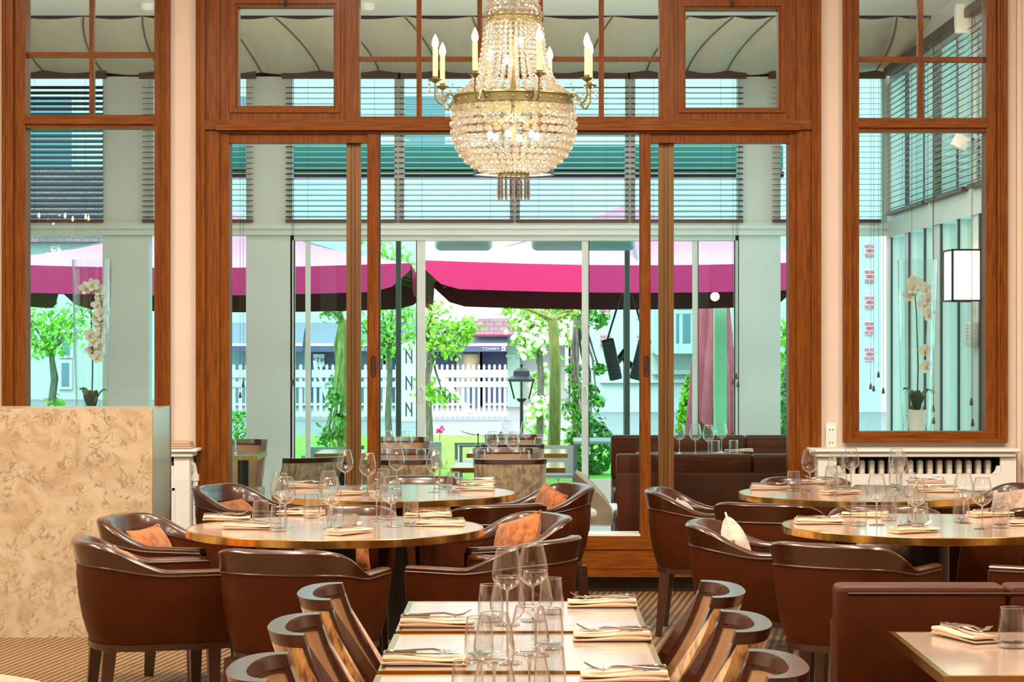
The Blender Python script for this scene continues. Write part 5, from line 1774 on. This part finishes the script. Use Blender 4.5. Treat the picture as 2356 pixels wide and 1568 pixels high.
for px, py, rot, w in ((1884, 1204, 2, 'at the rim nearest the doorway'), (1990, 1188, 165, 'behind the first tumbler'), (2102, 1224, 25, 'in front of the middle glasses'), (2277, 1187, 25, 'behind the edge side wine pair'), (2378, 1208, 174, 'cut by the picture edge')):
    setting(px, py, rot, w + ' ' + t3)
for px, rim, w in ((1863, 1035, 'before the dark wooden jamb,'), (1923, 1042, 'front one before the radiator grille,'), (1958, 1030, 'tallest standing before the radiator grille,'), (2063, 1032, 'rear one of the far pair,'), (2070, 1039, 'front one of the far pair,')):
    wine(px, rim, 'wine glass ' + w + ' ' + t4)
for px, b, w in ((1826, 1129, 'at the doorway side rim'), (1934, 1131, 'under the front grille wine glass'), (2061, 1119, 'under the far wine pair'), (1913, 1116, 'behind the grille wine glasses')):
    tumb(px, b, 'tumbler ' + w + ' ' + t4)
for px, py, rot, w in ((1772, 1125, 0, 'at the doorway side rim'), (1890, 1112, 150, 'behind the first wine glass'), (1932, 1136, 30, 'nearest us'), (2158, 1131, 172, 'at the far rim side'), (2130, 1112, 180, 'beside the far wine pair')):
    setting(px, py, rot, w + ' ' + t4)
q1, q2, q3, q4 = 'on the far square table', 'on the middle square table', 'on the square table at the lower edge', 'on the square table below the frame'
for px, rim, w in ((1226, 1253, 'tall rear clear wine glass ' + q1), (1167, 1260, 'clear wine glass on the counter side ' + q1), (1232, 1312, 'rear clear wine glass ' + q2), (1168, 1325, 'clear wine glass on the counter side ' + q2), (1218, 1393, 'rear clear wine glass ' + q3), (1137, 1410, 'clear wine glass on the counter side ' + q3), (1217, 1503, 'rear clear wine glass ' + q4), (1138, 1521, 'clear wine glass on the counter side ' + q4)):
    wine(px, rim, w)
for px, rim, w in ((1129, 1344, 'clear tumbler on the counter side ' + q1), (1268, 1329, 'clear tumbler on the banquette side ' + q1), (1102, 1419, 'clear tumbler on the counter side ' + q2), (1264, 1399, 'clear tumbler on the banquette side ' + q2), (1076, 1520, 'clear tumbler on the counter side ' + q3), (1265, 1487, 'clear tumbler on the banquette side ' + q3)):
    Yg = (CAMZ - TOPZ - .106) * F / (rim - VY)
    TG.put((X(px, Yg), Yg, TOPZ), 0, w, 'tumblers on the laid tables')
for px, py, rot, w in ((1006, 1439, 0, 'counter side of the far square table'), (1385, 1394, 180, 'banquette side of the far square table'), (977, 1526, 0, 'counter side of the middle square table'), (1408, 1471, 180, 'banquette side of the middle square table'), (1436, 1564, 180, 'banquette side of the square table at the lower edge'), (944, 1630, 0, 'counter side of the square table at the lower edge')):
    setting(px, py, rot, 'on the ' + w)
tumb(2329, 1487, 'clear tumbler on the wood topped table before the banquette')
setting(2224, 1468, -68, 'on the wood topped table before the banquette')
# conservatory tables
zc = ZF + .7512
def cwine(px, foot, label):
    Yg = (CAMZ - zc) * F / (foot - VY)
    WG.put((X(px, Yg), Yg, zc), 0, label, 'wine glasses in the conservatory')
for px, ft, w in ((898, 1064, 'beside the door stile, one of two before the pale velvet chair'), (935, 1066, 'before the pale velvet chair, next to the white door leaf'), (1133, 1066, 'behind the broad velvet chair back, over its middle'), (1181, 1068, 'behind the broad velvet chair back, towards the lantern'), (1166, 1034, 'on the furthest doorway table, before the lantern post'), (1211, 1036, 'on the furthest doorway table, beside the lantern post'), (1600, 1044, 'tall between the banquettes, before the closed parasol'), (1630, 1047, 'between the banquettes, first of two overlapping'), (1660, 1040, 'between the banquettes, second of two overlapping'), (1563, 1043, 'between the banquettes beside the bronze profile')):
    cwine(px, ft, 'conservatory wine glass ' + w)
for px, b, w in ((1106, 1070, 'behind the broad velvet chair back, counter side'), (1208, 1072, 'behind the broad velvet chair back, over its corner'), (882, 1068, 'beside the wooden door stile'), (969, 1069, 'before the white door leaf'), (1155, 1036, 'on the furthest doorway table'), (1240, 1038, 'at the lawn side of the furthest doorway table'), (1646, 1046, 'between the banquettes, first of two'), (1688, 1045, 'between the banquettes, second of two'), (533, 1044, 'on the pale table at the pier')):
    tumb(px, b, 'conservatory tumbler ' + w, zc, 'tumblers in the conservatory')
setting(1700, 1039, 180, 'on the table between the conservatory banquettes', zc, False)
x, y, _ = onplane(1100, 1036, zc)
k = thing('pepper_mill', 'clear pepper mill with a dark spindle on the furthest doorway table', 'pepper mill', (x, y, zc))
MB().lathe([(0, 0), (.026, 0), (.026, .02), (.02, .05), (.024, .06), (.028, .085), (.024, .105), (.012, .112), (0, .113)], 16).build('body', 'tumbler', k)
MB().tube([(0, 0, .001), (0, 0, .125)], .005, 6).ico((0, 0, .125), .009, 1, True).build('spindle', 'black', k)
MB().lathe([(0, .001), (.023, .001), (.023, .035), (0, .038)], 12).build('peppercorns', 'black', k)

# ---------------------------------------------------------------- chandeliers
CY = 10.9
CS = F / CY
def make_chandelier(label, loc):
    r = thing('chandelier', label, 'chandelier', loc, 0, 'crystal chandeliers of the dining room')
    z0 = loc[2]
    def cz(py): return CAMZ - (py - VY) / CS - z0
    def band(rad, zt_, zb_, n, name):
        o = MB().lathe([(rad - .012, zb_), (rad + .004, zb_ - .002), (rad + .006, zb_ + .006), (rad, zb_ + .010), (rad, zt_ - .010), (rad + .006, zt_ - .006), (rad + .004, zt_ + .002), (rad - .012, zt_), (rad - .012, zb_)], 64)
        o = o.build(name, 'olive', r)
        s = MB()
        for i in range(n):
            a = 2 * PI * i / n
            s.ico((rad * math.cos(a), rad * math.sin(a), (zt_ + zb_) / 2), .006, 1, True)
        s.build('studs', 'stud', o)
    RB = 137 / CS
    zb1, zb0 = cz(221), cz(246)
    band(RB, zb1, zb0, 28, 'lower_band')
    band(62.5 / CS, cz(36), cz(54), 14, 'upper_band')
    # bead strands: tower (upper band to lower band), basket (lower band to the bottom ring)
    tower = [(56, 62), (80, 66), (105, 69), (130, 73), (155, 79), (180, 90), (200, 104), (214, 124)]
    basket = [(250, 136), (275, 139), (300, 139), (320, 135), (340, 127), (358, 117), (375, 101), (388, 82), (396, 60)]
    def strands(prof, n, bead, name, a_off=0.0, squash=0.9):
        L = [0]
        pts = [(q / CS, cz(py)) for py, q in prof]
        for (r0, z0_), (r1, z1_) in zip(pts, pts[1:]):
            L.append(L[-1] + math.hypot(r1 - r0, z1_ - z0_))
        m_ = int(L[-1] / (bead * 1.92))
        for i in range(n):
            a = 2 * PI * i / n + a_off
            b = MB()
            for j in range(m_ + 1):
                t = L[-1] * j / m_
                k_ = max(q for q in range(len(L)) if L[q] <= t + 1e-9)
                k_ = min(k_, len(L) - 2)
                u = (t - L[k_]) / (L[k_ + 1] - L[k_])
                rr = pts[k_][0] + (pts[k_ + 1][0] - pts[k_][0]) * u
                zz_ = pts[k_][1] + (pts[k_ + 1][1] - pts[k_][1]) * u
                sc = min(1.0, max(.55, rr * 2 * PI / n / (bead * 1.9)))
                b.ico((rr * math.cos(a), rr * math.sin(a), zz_), bead * sc, 2 if bead > .012 else 1, False, squash)
            b.build(name, 'crystal', r)
    strands(tower, 34, .0125, 'tower_strand')
    strands(basket, 40, .0195, 'basket_strand', 0.05)
    strands([(-120, 40), (-60, 44), (-20, 50), (20, 56), (34, 62)], 20, .019, 'crown_strand')
    # bottom ring and prisms
    zq = cz(396)
    MB().lathe([(36 / CS - .01, zq - .012), (36 / CS, zq - .012), (36 / CS, zq + .004), (36 / CS - .01, zq + .004), (36 / CS - .01, zq - .012)], 32).build('bottom_ring', 'olive', r)
    for i in range(18):
        a = 2 * PI * i / 18
        rr = 35 / CS
        b = MB()
        b.ico((rr * math.cos(a), rr * math.sin(a), zq - .024), .011, 1)
        b.lathe([(0, zq - .036), (.006, zq - .040), (.0075, zq - .11), (.0075, zq - .118), (0, zq - .142)], 6, (rr * math.cos(a), rr * math.sin(a), 0), False)
        b.build('prism', 'rimglass', r)
    # inner stem, cup and lamps
    MB().tube([(0, 0, cz(330)), (0, 0, cz(20)), (0, 0, cz(-300))], .012, 10).build('stem', 'olive', r)
    m = MB()
    for i in range(8):
        a = 2 * PI * i / 8
        m.tube([(.012 * math.cos(a), .012 * math.sin(a), cz(262)), (.10 * math.cos(a), .10 * math.sin(a), cz(285)), (RB * .96 * math.cos(a), RB * .96 * math.sin(a), cz(246))], .006, 5)
    m.build('inner_spokes', 'olive', r)
    for i in range(6):
        a = 2 * PI * i / 6 + .3
        MB().ico((.12 * math.cos(a), .12 * math.sin(a), cz(312)), .016, 2, True, 1.2).build('inner_bulb', 'bulb', r)
    for zpy in (95, 140):
        MB().ico((.035 if zpy == 95 else -.035, -.02, cz(zpy)), .015, 2, True, 1.2).build('inner_bulb', 'bulb', r)
    # candle arms
    for i in range(8):
        a = math.radians(-90 + 18 + 45 * i)
        ca, sa = math.cos(a), math.sin(a)
        def Pp(rad, z): return (rad * ca, rad * sa, z)
        ra = 187 / CS
        zc_ = cz(190)
        m = MB()
        m.tube([Pp(RB + .003, cz(236)), Pp(RB + .022, cz(222)), Pp(RB + .045, cz(222)), Pp(RB + .06, cz(234)), Pp(RB + .075, cz(246)), Pp(ra - .02, cz(244)), Pp(ra, cz(228)), Pp(ra, zc_ - .008)], [.005, .006, .006, .006, .0065, .006, .0055, .005], 7)
        arm_ = m.build('candle_arm', 'olive', r)
        o = MB().lathe([(.006, -.016), (.016, -.010), (.034, .002), (.030, .003), (.013, -.004), (.013, .010), (.015, .016), (.0, .016)], 18, Pp(ra, zc_)).build('drip_pan', 'olive', arm_)
        MB().tube([Pp(ra, zc_ + .014), Pp(ra, zc_ + .150)], .0125, 12).build('candle', 'candle', arm_)
        MB().lathe([(.006, .150), (.014, .160), (.0165, .176), (.012, .196), (.004, .214), (0, .220)], 12, Pp(ra, zc_)).build('bulb', 'bulb', arm_)
        g = MB()
        for j in range(9):
            t = j / 8
            g.ico(Pp(RB + .02 + (ra - RB - .02) * t, cz(200) - .085 * math.sin(PI * t) * 1.0 + .01 * t), .008, 1)
        for j in range(4):
            g.ico(Pp(ra + .03, zc_ - .006 - j * .018), .0075 if j < 3 else .011, 1)
        g.build('bead_garland', 'crystal', arm_)
    return r
ch = make_chandelier('gilt crystal chandelier with eight lit candles hanging before the wooden doors', (-.06, CY, 2.55))
MB().tube([(0, 0, 0), (0, 0, 4.7 - 2.55 - (CAMZ + (VY + 300) / CS - 2.55))], .004, 5)
def lamp(loc, power, rad=.05):
    l = bpy.data.lights.new('chandelier_lamp', 'POINT')
    l.energy, l.color, l.shadow_soft_size = power, (1.0, .78, .52), rad
    o = bpy.data.objects.new('chandelier_lamp', l)
    o.location = loc
    COL.objects.link(o)
lamp((-.06, CY, 2.62), 26, .05)
lamp((-.06, CY, 2.95), 12, .04)
for i in range(8):
    a = math.radians(-72 + 45 * i)
    lamp((-.06 + .398 * math.cos(a), CY + .398 * math.sin(a), 3.02), 3.0, .02)
ch.location = (-.06, CY, 2.55)
# a second chandelier of the room, over the next row of tables
c2_ = copy_tree(ch)
c2_.location = (-5.6, 1.2, 2.55)
c2_['label'] = 'crystal chandelier seen only as a reflection in the window by the counter'
lamp((-5.6, 1.2, 2.62), 9, .06)
# pendant drum lamp in the conservatory
k = thing('drum_lamp', 'flat drum lamp with a dark rim hanging behind the chandelier', 'pendant lamp', (X(1182, 16.3), 16.3, Z(400, 16.3)))
rr = 93 * 16.3 / F
MB().lathe([(rr - .006, -.01), (rr, -.01), (rr, .13), (rr - .006, .13), (rr - .006, -.01)], 48).build('shade', 'black', k)
MB().lathe([(0, 0), (rr - .008, 0), (rr - .008, .006), (0, .006)], 48).build('diffuser', 'lampshade', k)
MB().tube([(0, 0, .006), (0, 0, ZC1 - Z(400, 16.3))], .006, 6).build('cord', 'black', k)
